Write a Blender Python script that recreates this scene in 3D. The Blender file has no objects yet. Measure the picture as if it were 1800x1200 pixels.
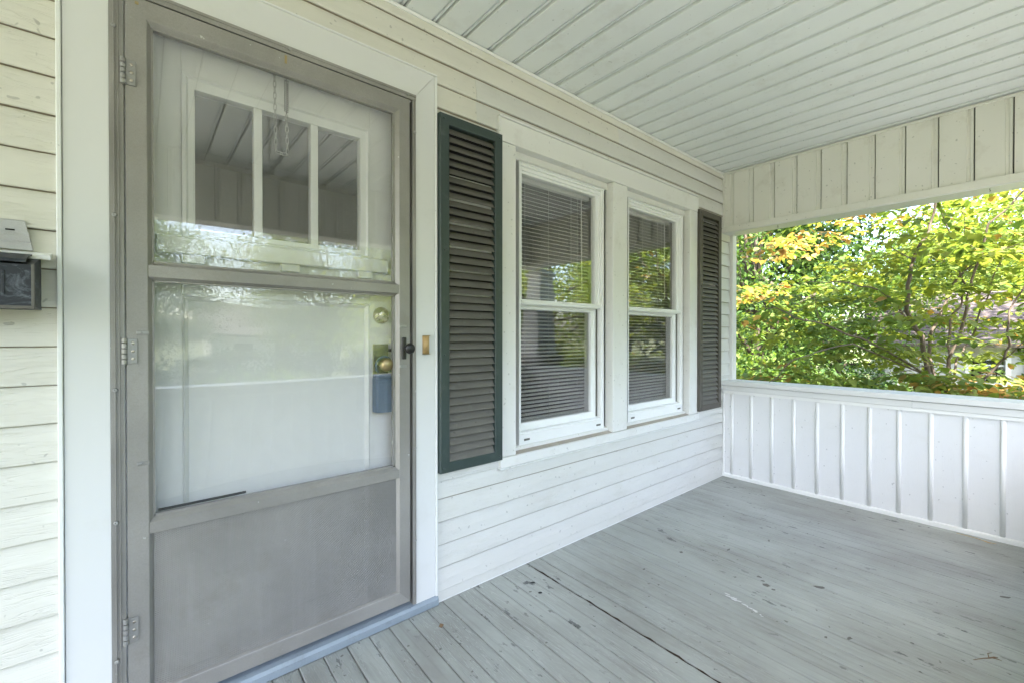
import bpy, bmesh, math, random
import numpy as np
from mathutils import Vector, Matrix

random.seed(7)
rng = np.random.default_rng(11)
S = bpy.context.scene
COL = S.collection
R = math.radians

# ------------------------------------------------------------------ camera, sky, sun, exposure
EYE = (0.0, -1.66, 1.15)
YAW = 49.817
PITCH = -0.3656
FPX, CX, CY = 776.54, 900.0, 594.81
cd = bpy.data.cameras.new('camera')
cam = bpy.data.objects.new('camera', cd)
COL.objects.link(cam)
cam.location = EYE
cam.rotation_euler = (R(90 + PITCH), 0, R(YAW - 90))
cd.sensor_width = 36.0
cd.lens = FPX / 1800 * 36.0
cd.shift_y = -(600 - CY) / 1800
cd.clip_start = 0.02
cd.clip_end = 2000
S.camera = cam

SUN_EL, SUN_AZ = 58.0, 226.0      # azimuth counter-clockwise from +X: high sun on the street side
w = bpy.data.worlds.new('World')
S.world = w
w.use_nodes = True
nt = w.node_tree
sky = nt.nodes.new('ShaderNodeTexSky')
sky.sky_type = 'NISHITA'
sky.sun_disc = False
sky.sun_elevation = R(SUN_EL)
sky.sun_rotation = R(90 - SUN_AZ)
sky.air_density = 1.0
sky.dust_density = 3.0
sky.ozone_density = 1.0
nt.links.new(sky.outputs[0], nt.nodes['Background'].inputs[0])
nt.nodes['Background'].inputs[1].default_value = 0.15

sl = bpy.data.lights.new('sun', 'SUN')
sl.energy = 3.4
sl.angle = R(0.6)
sl.color = (1.0, 0.95, 0.87)
sun = bpy.data.objects.new('sun', sl)
COL.objects.link(sun)
sd = Vector((math.cos(R(SUN_EL)) * math.cos(R(SUN_AZ)), math.cos(R(SUN_EL)) * math.sin(R(SUN_AZ)), math.sin(R(SUN_EL))))
sun.rotation_euler = sd.to_track_quat('Z', 'Y').to_euler()
sun.location = (0, -6, 12)

S.view_settings.view_transform = 'Standard'
S.view_settings.look = 'None'
S.view_settings.gamma = 1.0
S.view_settings.use_curve_mapping = False
S.view_settings.exposure = 3.3
S.render.engine = 'CYCLES'
S.cycles.max_bounces = 12
S.cycles.diffuse_bounces = 5
S.cycles.use_adaptive_sampling = True
S.cycles.adaptive_threshold = 0.012
S.cycles.glossy_bounces = 6
S.cycles.transparent_max_bounces = 24
S.cycles.caustics_reflective = False
S.cycles.caustics_refractive = False
S.cycles.use_denoising = True
try:
    S.cycles.denoising_input_passes = 'RGB_ALBEDO_NORMAL'
except Exception:
    pass


# ------------------------------------------------------------------ node helpers
class NT:
    def __init__(self, name):
        self.m = bpy.data.materials.new(name)
        self.m.use_nodes = True
        self.t = self.m.node_tree
        self.b = self.t.nodes['Principled BSDF']
        self.out = self.t.nodes['Material Output']

    def n(self, kind, **kw):
        x = self.t.nodes.new(kind)
        for k, v in kw.items():
            setattr(x, k, v)
        return x

    def l(self, a, b):
        self.t.links.new(a, b)

    def pos(self, scale=(1, 1, 1), rnd=0.0):
        g = self.n('ShaderNodeNewGeometry')
        mp = self.n('ShaderNodeMapping')
        mp.inputs['Scale'].default_value = scale
        if rnd:
            oi = self.n('ShaderNodeObjectInfo')
            ad = self.n('ShaderNodeVectorMath', operation='MULTIPLY_ADD')
            self.l(oi.outputs['Random'], ad.inputs[0])
            ad.inputs[1].default_value = (rnd, rnd * 1.7, rnd * 0.6)
            self.l(g.outputs['Position'], ad.inputs[2])
            self.l(ad.outputs[0], mp.inputs['Vector'])
        else:
            self.l(g.outputs['Position'], mp.inputs['Vector'])
        return mp.outputs[0]

    def noise(self, vec, scale, detail=4, rough=0.55, dist=0.0):
        x = self.n('ShaderNodeTexNoise')
        x.inputs['Scale'].default_value = scale
        x.inputs['Detail'].default_value = detail
        x.inputs['Roughness'].default_value = rough
        x.inputs['Distortion'].default_value = dist
        self.l(vec, x.inputs['Vector'])
        return x.outputs['Fac']

    def ramp(self, fac, stops):
        x = self.n('ShaderNodeValToRGB')
        e = x.color_ramp.elements
        while len(e) < len(stops):
            e.new(0.5)
        for i, (p, c) in enumerate(stops):
            e[i].position = p
            e[i].color = c if len(c) == 4 else (*c, 1)
        self.l(fac, x.inputs['Fac'])
        return x.outputs['Color']

    def mix(self, fac, a, b, mode='MIX'):
        x = self.n('ShaderNodeMix', data_type='RGBA', blend_type=mode)
        for s, v in ((x.inputs['Factor'], fac), (x.inputs['A'], a), (x.inputs['B'], b)):
            if hasattr(v, 'is_output') or hasattr(v, 'links'):
                self.l(v, s)
            elif isinstance(v, (int, float)):
                s.default_value = v
            else:
                s.default_value = (*v, 1) if len(v) == 3 else v
        return x.outputs['Result']

    def math(self, op, a, b=None, c=None):
        x = self.n('ShaderNodeMath', operation=op)
        for i, v in enumerate((a, b, c)):
            if v is None:
                continue
            if hasattr(v, 'links'):
                self.l(v, x.inputs[i])
            else:
                x.inputs[i].default_value = v
        return x.outputs[0]

    def bump(self, h, strength, dist, prev=None):
        x = self.n('ShaderNodeBump')
        x.inputs['Strength'].default_value = strength
        x.inputs['Distance'].default_value = dist
        self.l(h, x.inputs['Height'])
        if prev is not None:
            self.l(prev, x.inputs['Normal'])
        return x.outputs['Normal']

    def set(self, color=None, rough=None, metal=None, normal=None, spec=None):
        for k, v in (('Base Color', color), ('Roughness', rough), ('Metallic', metal), ('Normal', normal), ('Specular IOR Level', spec)):
            if v is None:
                continue
            if hasattr(v, 'links'):
                self.l(v, self.b.inputs[k])
            else:
                self.b.inputs[k].default_value = (*v, 1) if isinstance(v, tuple) and len(v) == 3 else v
        return self.m


def paint(name, col, rough=0.45, var=0.08, grime=0.25, scale=3.0, bump=0.15, metal=0.0, spec=0.5, grimecol=None):
    """painted or plastic surface: faint mottling, blotches of grime, tiny unevenness"""
    a = NT(name)
    v = a.pos(rnd=3.0)
    n1 = a.noise(v, scale, 3)
    n2 = a.noise(v, scale * 14, 2)
    dark = tuple(c * (1 - var) for c in col)
    lite = tuple(min(1, c * (1 + var * 0.5)) for c in col)
    c = a.mix(n1, dark, lite)
    g = a.ramp(a.noise(v, scale * 2.3, 4, 0.7), [(0.56, (0, 0, 0)), (0.78, (1, 1, 1))])
    gc = grimecol or tuple(x * y for x, y in zip(col, (0.55, 0.5, 0.42)))
    c = a.mix(a.math('MULTIPLY', g, grime), c, gc)
    if grime >= 0.2:
        sp = a.ramp(a.noise(v, 70, 0, 0.4), [(0.80, (0, 0, 0)), (0.84, (1, 1, 1))])
        c = a.mix(a.math('MULTIPLY', sp, min(1, grime * 1.5)), c, tuple(x * 0.45 for x in col))
    rr = a.math('MULTIPLY_ADD', n1, 0.16, rough - 0.08)
    return a.set(c, rr, metal, a.bump(n2, bump, 0.002) if bump > 0.04 else None, spec)


def grain_vinyl(name, col, axis, strength=0.5, depth=0.0022, freq=1.0, grime=0.3):
    """embossed wood-grain vinyl; axis = direction the grain runs"""
    a = NT(name)
    if axis == 'X':
        sc = (1.3, 1.3, 17)
    else:
        sc = (17, 17, 1.3)
    v = a.pos(sc, rnd=5.0)
    w1 = a.n('ShaderNodeTexNoise')
    w1.inputs['Scale'].default_value = 1.6 * freq
    w1.inputs['Detail'].default_value = 3
    w1.inputs['Distortion'].default_value = 0.5
    a.l(v, w1.inputs['Vector'])
    # rings through a smooth noise field: thin wandering grooves
    ring = a.math('FRACT', a.math('MULTIPLY', w1.outputs['Fac'], 15.0))
    tri = a.math('ABSOLUTE', a.math('SUBTRACT', ring, 0.5))
    groove = a.ramp(tri, [(0.0, (0, 0, 0)), (0.16, (1, 1, 1))])
    gate = a.ramp(a.noise(a.pos((4, 4, 10) if axis == 'X' else (10, 10, 4), rnd=2.0), 1.4, 3), [(0.35, (0.15,) * 3), (0.62, (1, 1, 1))])
    fine = a.noise(a.pos((6, 6, 160) if axis == 'X' else (160, 160, 6), rnd=1.0), 1.2, 3)
    h = a.math('ADD', a.math('MULTIPLY', groove, gate), a.math('MULTIPLY', fine, 0.25))
    nm = a.bump(h, strength, depth)
    big = a.noise(a.pos(rnd=4.0), 2.2, 5)
    c = a.mix(big, tuple(x * 0.94 for x in col), col)
    inv = a.math('SUBTRACT', 1.0, groove)
    c = a.mix(a.math('MULTIPLY', a.math('MULTIPLY', inv, gate), 0.07), c, tuple(x * y for x, y in zip(col, (0.52, 0.49, 0.42))))
    g = a.ramp(a.noise(a.pos((1.5, 1.5, 4), rnd=9.0), 2.0, 4, 0.7), [(0.55, (0, 0, 0)), (0.8, (1, 1, 1))])
    c = a.mix(a.math('MULTIPLY', g, grime), c, tuple(x * y for x, y in zip(col, (0.66, 0.63, 0.52))))
    sp = a.ramp(a.noise(a.pos(rnd=8.0), 60, 0, 0.4), [(0.80, (0, 0, 0)), (0.84, (1, 1, 1))])
    c = a.mix(a.math('MULTIPLY', sp, 0.45), c, tuple(x * 0.35 for x in col))
    return a.set(c, 0.42, 0, nm, 0.45)


M = {}
M['siding'] = grain_vinyl('siding_vinyl', (0.70, 0.685, 0.61), 'X', 0.5, 0.0026)
M['siding_far'] = grain_vinyl('siding_vinyl_fine', (0.67, 0.67, 0.63), 'X', 0.6, 0.0018, 1.5)
M['vert'] = grain_vinyl('vertical_vinyl', (0.77, 0.77, 0.77), 'Z', 0.25, 0.0012, 1.3, 0.15)
M['rib'] = paint('white_batten', (0.82, 0.82, 0.80), 0.38, 0.03, 0.10)
M['soffit'] = paint('soffit_vinyl', (0.73, 0.765, 0.765), 0.42, 0.06, 0.28, 2.0, 0.05)
M['beam'] = paint('beam_vinyl', (0.74, 0.735, 0.685), 0.42, 0.06, 0.36, 2.4, 0.06)
M['trim'] = paint('white_trim', (0.68, 0.685, 0.67), 0.36, 0.04, 0.14, 2.0, 0.06)
M['jchan'] = paint('channel_trim', (0.77, 0.78, 0.76), 0.4, 0.05, 0.3, 5.0, 0.05)
M['wtrim'] = paint('window_casing_paint', (0.74, 0.74, 0.71), 0.42, 0.05, 0.3, 2.4, 0.12)
M['vinylwin'] = paint('window_vinyl', (0.82, 0.83, 0.82), 0.34, 0.03, 0.12, 3, 0.03)
M['dirty'] = paint('dirty_ledge', (0.40, 0.36, 0.30), 0.7, 0.3, 0.7, 7, 0.4)
M['door'] = paint('door_paint', (0.71, 0.72, 0.70), 0.38, 0.04, 0.14, 2.0, 0.12)
M['green'] = paint('shutter_green', (0.036, 0.056, 0.052), 0.42, 0.25, 0.25, 6, 0.15, grimecol=(0.16, 0.17, 0.16))
M['louver'] = paint('louver_weathered', (0.130, 0.124, 0.106), 0.6, 0.32, 0.4, 9, 0.2, grimecol=(0.2, 0.2, 0.18))
M['faded'] = paint('shutter_faded', (0.088, 0.080, 0.066), 0.6, 0.3, 0.4, 7, 0.2)
M['chain'] = paint('bright_zinc', (0.44, 0.44, 0.42), 0.35, 0.1, 0.1, 20, 0.0, metal=0.5)
M['black'] = paint('black_hardware', (0.012, 0.012, 0.012), 0.35, 0.2, 0.1)
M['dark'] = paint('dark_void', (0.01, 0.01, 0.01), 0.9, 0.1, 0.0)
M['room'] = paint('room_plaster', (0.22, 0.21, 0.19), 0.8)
M['brass'] = paint('aged_brass', (0.42, 0.33, 0.17), 0.34, 0.3, 0.5, 18, 0.2, metal=0.9, grimecol=(0.10, 0.11, 0.07))
M['oldbrass'] = paint('patina_plate', (0.20, 0.21, 0.14), 0.45, 0.4, 0.6, 16, 0.2, metal=0.7, grimecol=(0.34, 0.36, 0.30))
M['nickel'] = paint('satin_nickel', (0.55, 0.50, 0.43), 0.28, 0.1, 0.3, 20, 0.05, metal=0.95)
M['steel'] = paint('zinc_steel', (0.36, 0.355, 0.34), 0.42, 0.25, 0.5, 30, 0.1, metal=0.6)
M['lockblue'] = paint('lockbox_blue', (0.058, 0.105, 0.165), 0.42, 0.1, 0.12, 6, 0.05)
M['bell'] = paint('doorbell_wood', (0.48, 0.32, 0.13), 0.4, 0.18, 0.25, 12, 0.1)
M['rub'] = paint('black_rubber', (0.015, 0.017, 0.02), 0.7)
M['thresh'] = paint('threshold_paint', (0.26, 0.31, 0.35), 0.42, 0.25, 0.4, 8, 0.6)
M['blind'] = paint('blind_slat', (0.78, 0.78, 0.74), 0.45, 0.04, 0.1)
M['hedge_bark'] = paint('bark', (0.10, 0.075, 0.055), 0.85, 0.5, 0.4, 14, 1.0)
M['bark_pale'] = paint('bark_lichen', (0.15, 0.115, 0.085), 0.85, 0.5, 0.5, 22, 1.0, grimecol=(0.23, 0.22, 0.18))
M['twig'] = paint('dry_twig', (0.19, 0.12, 0.06), 0.8, 0.3)
M['lap_shade'] = paint('lap_shadow_board', (0.34, 0.29, 0.22), 0.9)  # brown of the shade in the siding laps, put into a backing
M['twig_dark'] = paint('joint_dirt', (0.035, 0.022, 0.015), 0.95, 0.5, 0.5, 30)
M['house_white'] = paint('neighbour_clapboard', (0.46, 0.46, 0.44), 0.6, 0.1, 0.3)
M['gutter'] = paint('gutter_brown', (0.10, 0.085, 0.07), 0.5)
M['asphalt'] = paint('asphalt', (0.10, 0.10, 0.098), 0.85, 0.2, 0.3, 0.6, 0.5)
M['concrete'] = paint('concrete', (0.34, 0.33, 0.31), 0.8, 0.12, 0.3, 1.0, 0.3)
M['brick'] = paint('pier_brick', (0.20, 0.10, 0.07), 0.8, 0.3, 0.4, 10, 0.5)
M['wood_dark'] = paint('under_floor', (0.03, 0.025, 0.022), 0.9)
M['cable'] = paint('cable_black', (0.012, 0.012, 0.012), 0.6)
M['white_smear'] = paint('paint_smear', (0.66, 0.67, 0.66), 0.6)


def m_aluminium(name, col, dots=False, brushed='Z'):
    a = NT(name)
    v = a.pos(rnd=4.0)
    n1 = a.noise(v, 3.0, 5)
    n2 = a.noise(v, 330.0, 2, 0.7)
    st = a.noise(a.pos((240, 240, 4) if brushed == 'Z' else (4, 240, 240)), 1.0, 3)
    c = a.mix(a.ramp(n1, [(0.3, (0, 0, 0)), (0.7, (1, 1, 1))]), tuple(x * 0.76 for x in col), tuple(x * 1.10 for x in col))
    c = a.mix(a.math('MULTIPLY', a.ramp(n2, [(0.4, (0, 0, 0)), (0.7, (1, 1, 1))]), 0.30), c, tuple(x * 0.6 for x in col))
    ox = a.ramp(a.noise(v, 9.0, 4, 0.72), [(0.55, (0, 0, 0)), (0.75, (1, 1, 1))])
    c = a.mix(a.math('MULTIPLY', ox, 0.30), c, tuple(x * y for x, y in zip(col, (0.62, 0.58, 0.50))))
    ch = a.ramp(a.noise(v, 46.0, 3, 0.5), [(0.74, (0, 0, 0)), (0.77, (1, 1, 1))])
    c = a.mix(a.math('MULTIPLY', ch, 0.5), c, (0.8, 0.8, 0.78))
    h = a.math('ADD', a.math('MULTIPLY', st, 0.5), n2)
    nm = a.bump(h, 0.12, 0.001)
    if dots:
        # embossed pebble grid, about 6 mm pitch
        g = a.n('ShaderNodeNewGeometry')
        sx = a.n('ShaderNodeSeparateXYZ')
        a.l(g.outputs['Position'], sx.inputs[0])
        k = 2 * math.pi / 0.0062
        d = a.math('MULTIPLY', a.math('SINE', a.math('MULTIPLY', sx.outputs['X'], k)), a.math('SINE', a.math('MULTIPLY', sx.outputs['Z'], k)))
        nm = a.bump(d, 0.6, 0.0016, nm)
        nm = a.bump(a.noise(a.pos(), 5.0, 2), 0.35, 0.012, nm)
        drip = a.ramp(a.noise(a.pos((28, 1, 1.6)), 1.0, 4, 0.65), [(0.52, (0, 0, 0)), (0.72, (1, 1, 1))])
        c = a.mix(a.math('MULTIPLY', drip, 0.14), c, (0.42, 0.41, 0.39))
        scr = a.ramp(a.noise(a.pos((3, 1, 60)), 1.0, 3, 0.6), [(0.66, (0, 0, 0)), (0.70, (1, 1, 1))])
        c = a.mix(a.math('MULTIPLY', scr, 0.3), c, (0.2, 0.195, 0.185))
        pit = a.ramp(d, [(0.3, (0, 0, 0)), (0.8, (1, 1, 1))])
        c = a.mix(a.math('MULTIPLY', pit, 0.22), c, tuple(x * 0.45 for x in col))
    return a.set(c, a.math('MULTIPLY_ADD', n1, 0.2, 0.38), 0.35, nm, 0.5)


M['alu'] = m_aluminium('storm_aluminium', (0.335, 0.322, 0.297))
M['alu_h'] = m_aluminium('storm_aluminium_rail', (0.335, 0.322, 0.297), brushed='X')
M['alu_pale'] = m_aluminium('mounting_metal', (0.55, 0.55, 0.55), brushed='X')
M['kick'] = m_aluminium('kick_panel_embossed', (0.295, 0.285, 0.265), dots=True)


def m_glass(name, tint=(1, 1, 1), haze=0.0, f0=0.05):
    a = NT(name)
    a.t.nodes.remove(a.b)
    lw = a.n('ShaderNodeLayerWeight')
    lw.inputs['Blend'].default_value = 0.5
    fr = a.math('MULTIPLY_ADD', a.math('POWER', lw.outputs['Facing'], 5.0), 1 - f0, f0)
    tr = a.n('ShaderNodeBsdfTransparent')
    tr.inputs[0].default_value = (*tint, 1)
    gl = a.n('ShaderNodeBsdfGlossy')
    gl.inputs['Roughness'].default_value = 0.0
    mx = a.n('ShaderNodeMixShader')
    a.l(fr, mx.inputs[0])
    a.l(tr.outputs[0], mx.inputs[1])
    a.l(gl.outputs[0], mx.inputs[2])
    o = mx.outputs[0]
    if haze:
        df = a.n('ShaderNodeBsdfDiffuse')
        df.inputs[0].default_value = (0.7, 0.7, 0.68, 1)
        m2 = a.n('ShaderNodeMixShader')
        n = a.noise(a.pos(rnd=2.0), 3.5, 4, 0.75)
        sm = a.ramp(n, [(0.35, (0, 0, 0)), (0.8, (1, 1, 1))])
        a.l(a.math('MULTIPLY', sm, haze), m2.inputs[0])
        a.l(o, m2.inputs[1])
        a.l(df.outputs[0], m2.inputs[2])
        o = m2.outputs[0]
    a.l(o, a.out.inputs['Surface'])
    return a.m


M['glass'] = m_glass('window_glass', f0=0.14)
M['glass_storm'] = m_glass('storm_glass', haze=0.03, f0=0.068)
M['screen_glass'] = m_glass('screened_glass', tint=(0.82, 0.82, 0.82), f0=0.08)


def m_floor():
    a = NT('porch_floor_paint')
    base = (0.375, 0.395, 0.365)
    big = a.noise(a.pos(), 1.1, 5, 0.6)
    c = a.mix(a.ramp(big, [(0.3, (0, 0, 0)), (0.7, (1, 1, 1))]), tuple(x * 0.84 for x in base), tuple(x * 1.1 for x in base))
    oi = a.n('ShaderNodeObjectInfo')
    c = a.mix(a.math('MULTIPLY', oi.outputs['Random'], 0.22), c, (0.29, 0.305, 0.285))
    # greyish-brown foot traffic
    g = a.ramp(a.noise(a.pos((1.4, 0.7, 1)), 2.6, 5, 0.65), [(0.42, (0, 0, 0)), (0.68, (1, 1, 1))])
    c = a.mix(a.math('MULTIPLY', g, 0.62), c, (0.23, 0.225, 0.20))
    # lengthwise streaks
    st = a.noise(a.pos((70, 2.2, 1), rnd=3.0), 1.0, 4, 0.6)
    c = a.mix(a.math('MULTIPLY', a.ramp(st, [(0.48, (0, 0, 0)), (0.70, (1, 1, 1))]), 0.36), c, (0.18, 0.18, 0.165))
    # chips down to dark old paint
    ch = a.noise(a.pos((26, 11, 1), rnd=6.0), 1.0, 5, 0.62)
    gate = a.ramp(a.noise(a.pos(rnd=1.0), 2.1, 3), [(0.42, (0, 0, 0)), (0.60, (1, 1, 1))])
    chip = a.math('MULTIPLY', a.ramp(ch, [(0.625, (0, 0, 0)), (0.65, (1, 1, 1))]), gate)
    c = a.mix(a.math('MULTIPLY', chip, 0.85), c, (0.055, 0.058, 0.056))
    dots = a.ramp(a.noise(a.pos(rnd=2.0), 42, 2, 0.4), [(0.735, (0, 0, 0)), (0.755, (1, 1, 1))])
    c = a.mix(a.math('MULTIPLY', dots, 0.7), c, (0.07, 0.062, 0.05))
    # raised checking of thick paint
    wob = a.n('ShaderNodeTexNoise')
    wob.inputs['Scale'].default_value = 1.0
    wob.inputs['Detail'].default_value = 4
    wob.inputs['Distortion'].default_value = 0.6
    a.l(a.pos((34, 3.2, 1), rnd=7.0), wob.inputs['Vector'])
    ring = a.math('ABSOLUTE', a.math('SUBTRACT', a.math('FRACT', a.math('MULTIPLY', wob.outputs['Fac'], 9.0)), 0.5))
    crk = a.ramp(ring, [(0.0, (1, 1, 1)), (0.12, (0, 0, 0))])
    g2 = a.ramp(a.noise(a.pos((2.0, 0.8, 1), rnd=2.0), 1.5, 3), [(0.36, (0, 0, 0)), (0.54, (1, 1, 1))])
    gx = a.n('ShaderNodeSeparateXYZ')
    a.l(a.n('ShaderNodeNewGeometry').outputs['Position'], gx.inputs[0])
    mr = a.n('ShaderNodeMapRange')
    a.l(gx.outputs['X'], mr.inputs['Value'])
    mr.inputs['From Min'].default_value, mr.inputs['From Max'].default_value = 1.75, 1.2
    crk = a.math('MULTIPLY', crk, a.math('MULTIPLY', g2, a.math('MULTIPLY_ADD', mr.outputs[0], 0.75, 0.25)))
    c = a.mix(a.math('MULTIPLY', crk, 0.62), c, (0.52, 0.54, 0.51))
    nm = a.bump(crk, 0.8, 0.0022)
    nm = a.bump(a.math('SUBTRACT', st, chip), 0.35, 0.0012, nm)
    rr = a.math('MULTIPLY_ADD', g, 0.18, 0.40)
    return a.set(c, rr, 0, nm, 0.5)


M['floor'] = m_floor()


def m_leaf(name, rough=0.6, trans=0.48):
    a = NT(name)
    at = a.n('ShaderNodeAttribute')
    at.attribute_name = 'col'
    oi = a.n('ShaderNodeObjectInfo')
    use = a.mix(at.outputs['Alpha'], oi.outputs['Color'], at.outputs['Color'])
    v = a.mix(a.noise(a.pos(), 26, 2), (0.82, 0.82, 0.82), (1.15, 1.15, 1.15))
    c = a.mix(1.0, use, v, 'MULTIPLY')
    a.set(c, rough, 0, None, 0.22)
    tl = a.n('ShaderNodeBsdfTranslucent')
    a.l(a.mix(1.0, c, (1.35, 1.25, 0.6), 'MULTIPLY'), tl.inputs[0])
    mx = a.n('ShaderNodeMixShader')
    mx.inputs[0].default_value = trans
    a.l(a.b.outputs[0], mx.inputs[1])
    a.l(tl.outputs[0], mx.inputs[2])
    a.l(mx.outputs[0], a.out.inputs['Surface'])
    return a.m


M['leaf'] = m_leaf('leaf')


def m_grass():
    a = NT('lawn')
    c = a.mix(a.noise(a.pos(), 0.6, 3, 0.7), (0.085, 0.10, 0.042), (0.165, 0.17, 0.085))
    return a.set(c, 0.9, 0, a.bump(a.noise(a.pos(), 40, 4), 0.8, 0.03), 0.2)


M['grass'] = m_grass()


def m_mailbox():
    a = NT('mailbox_worn_black')
    v = a.pos((1, 1, 1.6))
    sc = a.ramp(a.noise(v, 17, 8, 0.72, 1.2), [(0.50, (0, 0, 0)), (0.68, (1, 1, 1))])
    c = a.mix(a.math('MULTIPLY', sc, 0.5), (0.016, 0.020, 0.027), (0.22, 0.25, 0.29))
    return a.set(c, 0.5, 0.1, a.bump(sc, 0.2, 0.001), 0.5)


M['mail'] = m_mailbox()


def m_shingle():
    a = NT('roof_shingle')
    c = a.mix(a.noise(a.pos(rnd=3.0), 7, 4), (0.065, 0.052, 0.047), (0.125, 0.10, 0.092))
    c = a.mix(a.math('MULTIPLY', a.noise(a.pos(), 60, 2), 0.4), c, (0.1, 0.085, 0.08))
    return a.set(c, 0.9, 0, a.bump(a.noise(a.pos(), 80, 3), 0.5, 0.01), 0.2)


M['shingle'] = m_shingle()


# ------------------------------------------------------------------ object helpers
def tag(o, label=None, cat=None, group=None, kind=None):
    if label:
        o['label'] = label
    if cat:
        o['category'] = cat
    if group:
        o['group'] = group
    if kind:
        o['kind'] = kind
    return o


def thing(name, label=None, cat=None, loc=(0, 0, 0), rz=0.0, group=None, kind='thing'):
    o = bpy.data.objects.new(name, None)
    COL.objects.link(o)
    o.location = loc
    o.rotation_euler = (0, 0, rz)
    o.empty_display_size = 0.1
    return tag(o, label, cat, group, kind)


def link(name, me, mat, parent=None, loc=None):
    o = bpy.data.objects.new(name, me)
    COL.objects.link(o)
    if mat is not None and len(me.materials) == 0:
        me.materials.append(mat)
    o.parent = parent
    if loc is not None:
        o.location = loc
    return o


def mesh(name, verts, faces, smooth=False):
    me = bpy.data.meshes.new(name)
    me.from_pydata([tuple(v) for v in verts], [], faces)
    me.update()
    bm = bmesh.new()
    bm.from_mesh(me)
    bmesh.ops.recalc_face_normals(bm, faces=bm.faces)
    bm.to_mesh(me)
    bm.free()
    if smooth:
        me.polygons.foreach_set('use_smooth', [True] * len(me.polygons))
    return me


def boxmesh(name, x0, x1, y0, y1, z0, z1, bev=0.0, seg=1):
    bm = bmesh.new()
    vs = [bm.verts.new(p) for p in ((x0, y0, z0), (x1, y0, z0), (x1, y1, z0), (x0, y1, z0), (x0, y0, z1), (x1, y0, z1), (x1, y1, z1), (x0, y1, z1))]
    for f in ((0, 3, 2, 1), (4, 5, 6, 7), (0, 1, 5, 4), (1, 2, 6, 5), (2, 3, 7, 6), (3, 0, 4, 7)):
        bm.faces.new([vs[i] for i in f])
    if bev:
        bmesh.ops.bevel(bm, geom=bm.edges[:], offset=bev, segments=seg, profile=0.7, affect='EDGES')
    me = bpy.data.meshes.new(name)
    bm.to_mesh(me)
    bm.free()
    return me


def box(name, x0, x1, y0, y1, z0, z1, mat, parent=None, bev=0.0, seg=1):
    return link(name, boxmesh(name, min(x0, x1), max(x0, x1), min(y0, y1), max(y0, y1), min(z0, z1), max(z0, z1), bev, seg), mat, parent)


def extrude(name, prof, axis, a0, a1, mat, parent=None, smooth=False, close=True):
    """prof: list of 2-D points; axis X: (y,z) ; Y: (x,z) ; Z: (x,y). a0/a1 numbers or per-vertex lists"""
    n = len(prof)
    A0 = a0 if isinstance(a0, (list, tuple)) else [a0] * n
    A1 = a1 if isinstance(a1, (list, tuple)) else [a1] * n

    def P(p, a):
        return {'X': (a, p[0], p[1]), 'Y': (p[0], a, p[1]), 'Z': (p[0], p[1], a)}[axis]
    v = [P(p, a) for p, a in zip(prof, A0)] + [P(p, a) for p, a in zip(prof, A1)]
    f = [(i, (i + 1) % n, n + (i + 1) % n, n + i) for i in range(n if close else n - 1)]
    if close:
        f += [tuple(range(n))[::-1], tuple(range(n, 2 * n))]
    return link(name, mesh(name, v, f, smooth), mat, parent)


def mitre_frame(names, rect, prof, mats, parent):
    """rect=(x0,x1,z0,z1); prof = list of (insetL, insetR, insetT, insetB, y). One object per side."""
    x0, x1, z0, z1 = rect
    ring = [[(x0 + l, y, z0 + b), (x1 - r, y, z0 + b), (x1 - r, y, z1 - t), (x0 + l, y, z1 - t)] for l, r, t, b, y in prof]
    n = len(prof)
    out = []
    for s, (nm, mt) in enumerate(zip(names, mats)):   # 0 bottom, 1 right, 2 top, 3 left
        a, b = s, (s + 1) % 4
        v = [ring[k][a] for k in range(n)] + [ring[k][b] for k in range(n)]
        f = [(k, (k + 1) % n, n + (k + 1) % n, n + k) for k in range(n)] + [tuple(range(n))[::-1], tuple(range(n, 2 * n))]
        out.append(link(nm, mesh(nm, v, f), mt, parent))
    return out


def lathe(name, prof, seg, mat, parent=None, loc=(0, 0, 0), axis='-Y', smooth=True):
    """prof: (radius, distance along axis)"""
    v, f = [], []
    for r, h in prof:
        for k in range(seg):
            a = 2 * math.pi * k / seg
            c, s = r * math.cos(a), r * math.sin(a)
            v.append({'-Y': (c, -h, s), 'Z': (c, s, h), '-X': (-h, c, s)}[axis])
    for i in range(len(prof) - 1):
        for k in range(seg):
            f.append((i * seg + k, i * seg + (k + 1) % seg, (i + 1) * seg + (k + 1) % seg, (i + 1) * seg + k))
    f.append(tuple(range(seg))[::-1])
    f.append(tuple((len(prof) - 1) * seg + k for k in range(seg)))
    me = mesh(name, v, f, smooth)
    o = link(name, me, mat, parent, loc)
    return o


def tube_data(pts, rads, seg=8):
    pts = [Vector(p) for p in pts]
    v, f = [], []
    up = Vector((0.1, 0.2, 1)).normalized()
    for i, p in enumerate(pts):
        d = (pts[min(i + 1, len(pts) - 1)] - pts[max(i - 1, 0)]).normalized()
        s = d.cross(up)
        if s.length < 1e-3:
            s = d.cross(Vector((1, 0, 0)))
        s.normalize()
        u = s.cross(d)
        r = rads[i] if isinstance(rads, (list, tuple)) else rads
        for k in range(seg):
            a = 2 * math.pi * k / seg
            v.append(p + (s * math.cos(a) + u * math.sin(a)) * r)
    for i in range(len(pts) - 1):
        for k in range(seg):
            f.append((i * seg + k, i * seg + (k + 1) % seg, (i + 1) * seg + (k + 1) % seg, (i + 1) * seg + k))
    f.append(tuple(range(seg))[::-1])
    f.append(tuple((len(pts) - 1) * seg + k for k in range(seg)))
    return v, f


def tube(name, pts, rads, mat, parent=None, seg=8, loc=None):
    v, f = tube_data(pts, rads, seg)
    return link(name, mesh(name, v, f, True), mat, parent, loc)


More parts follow.
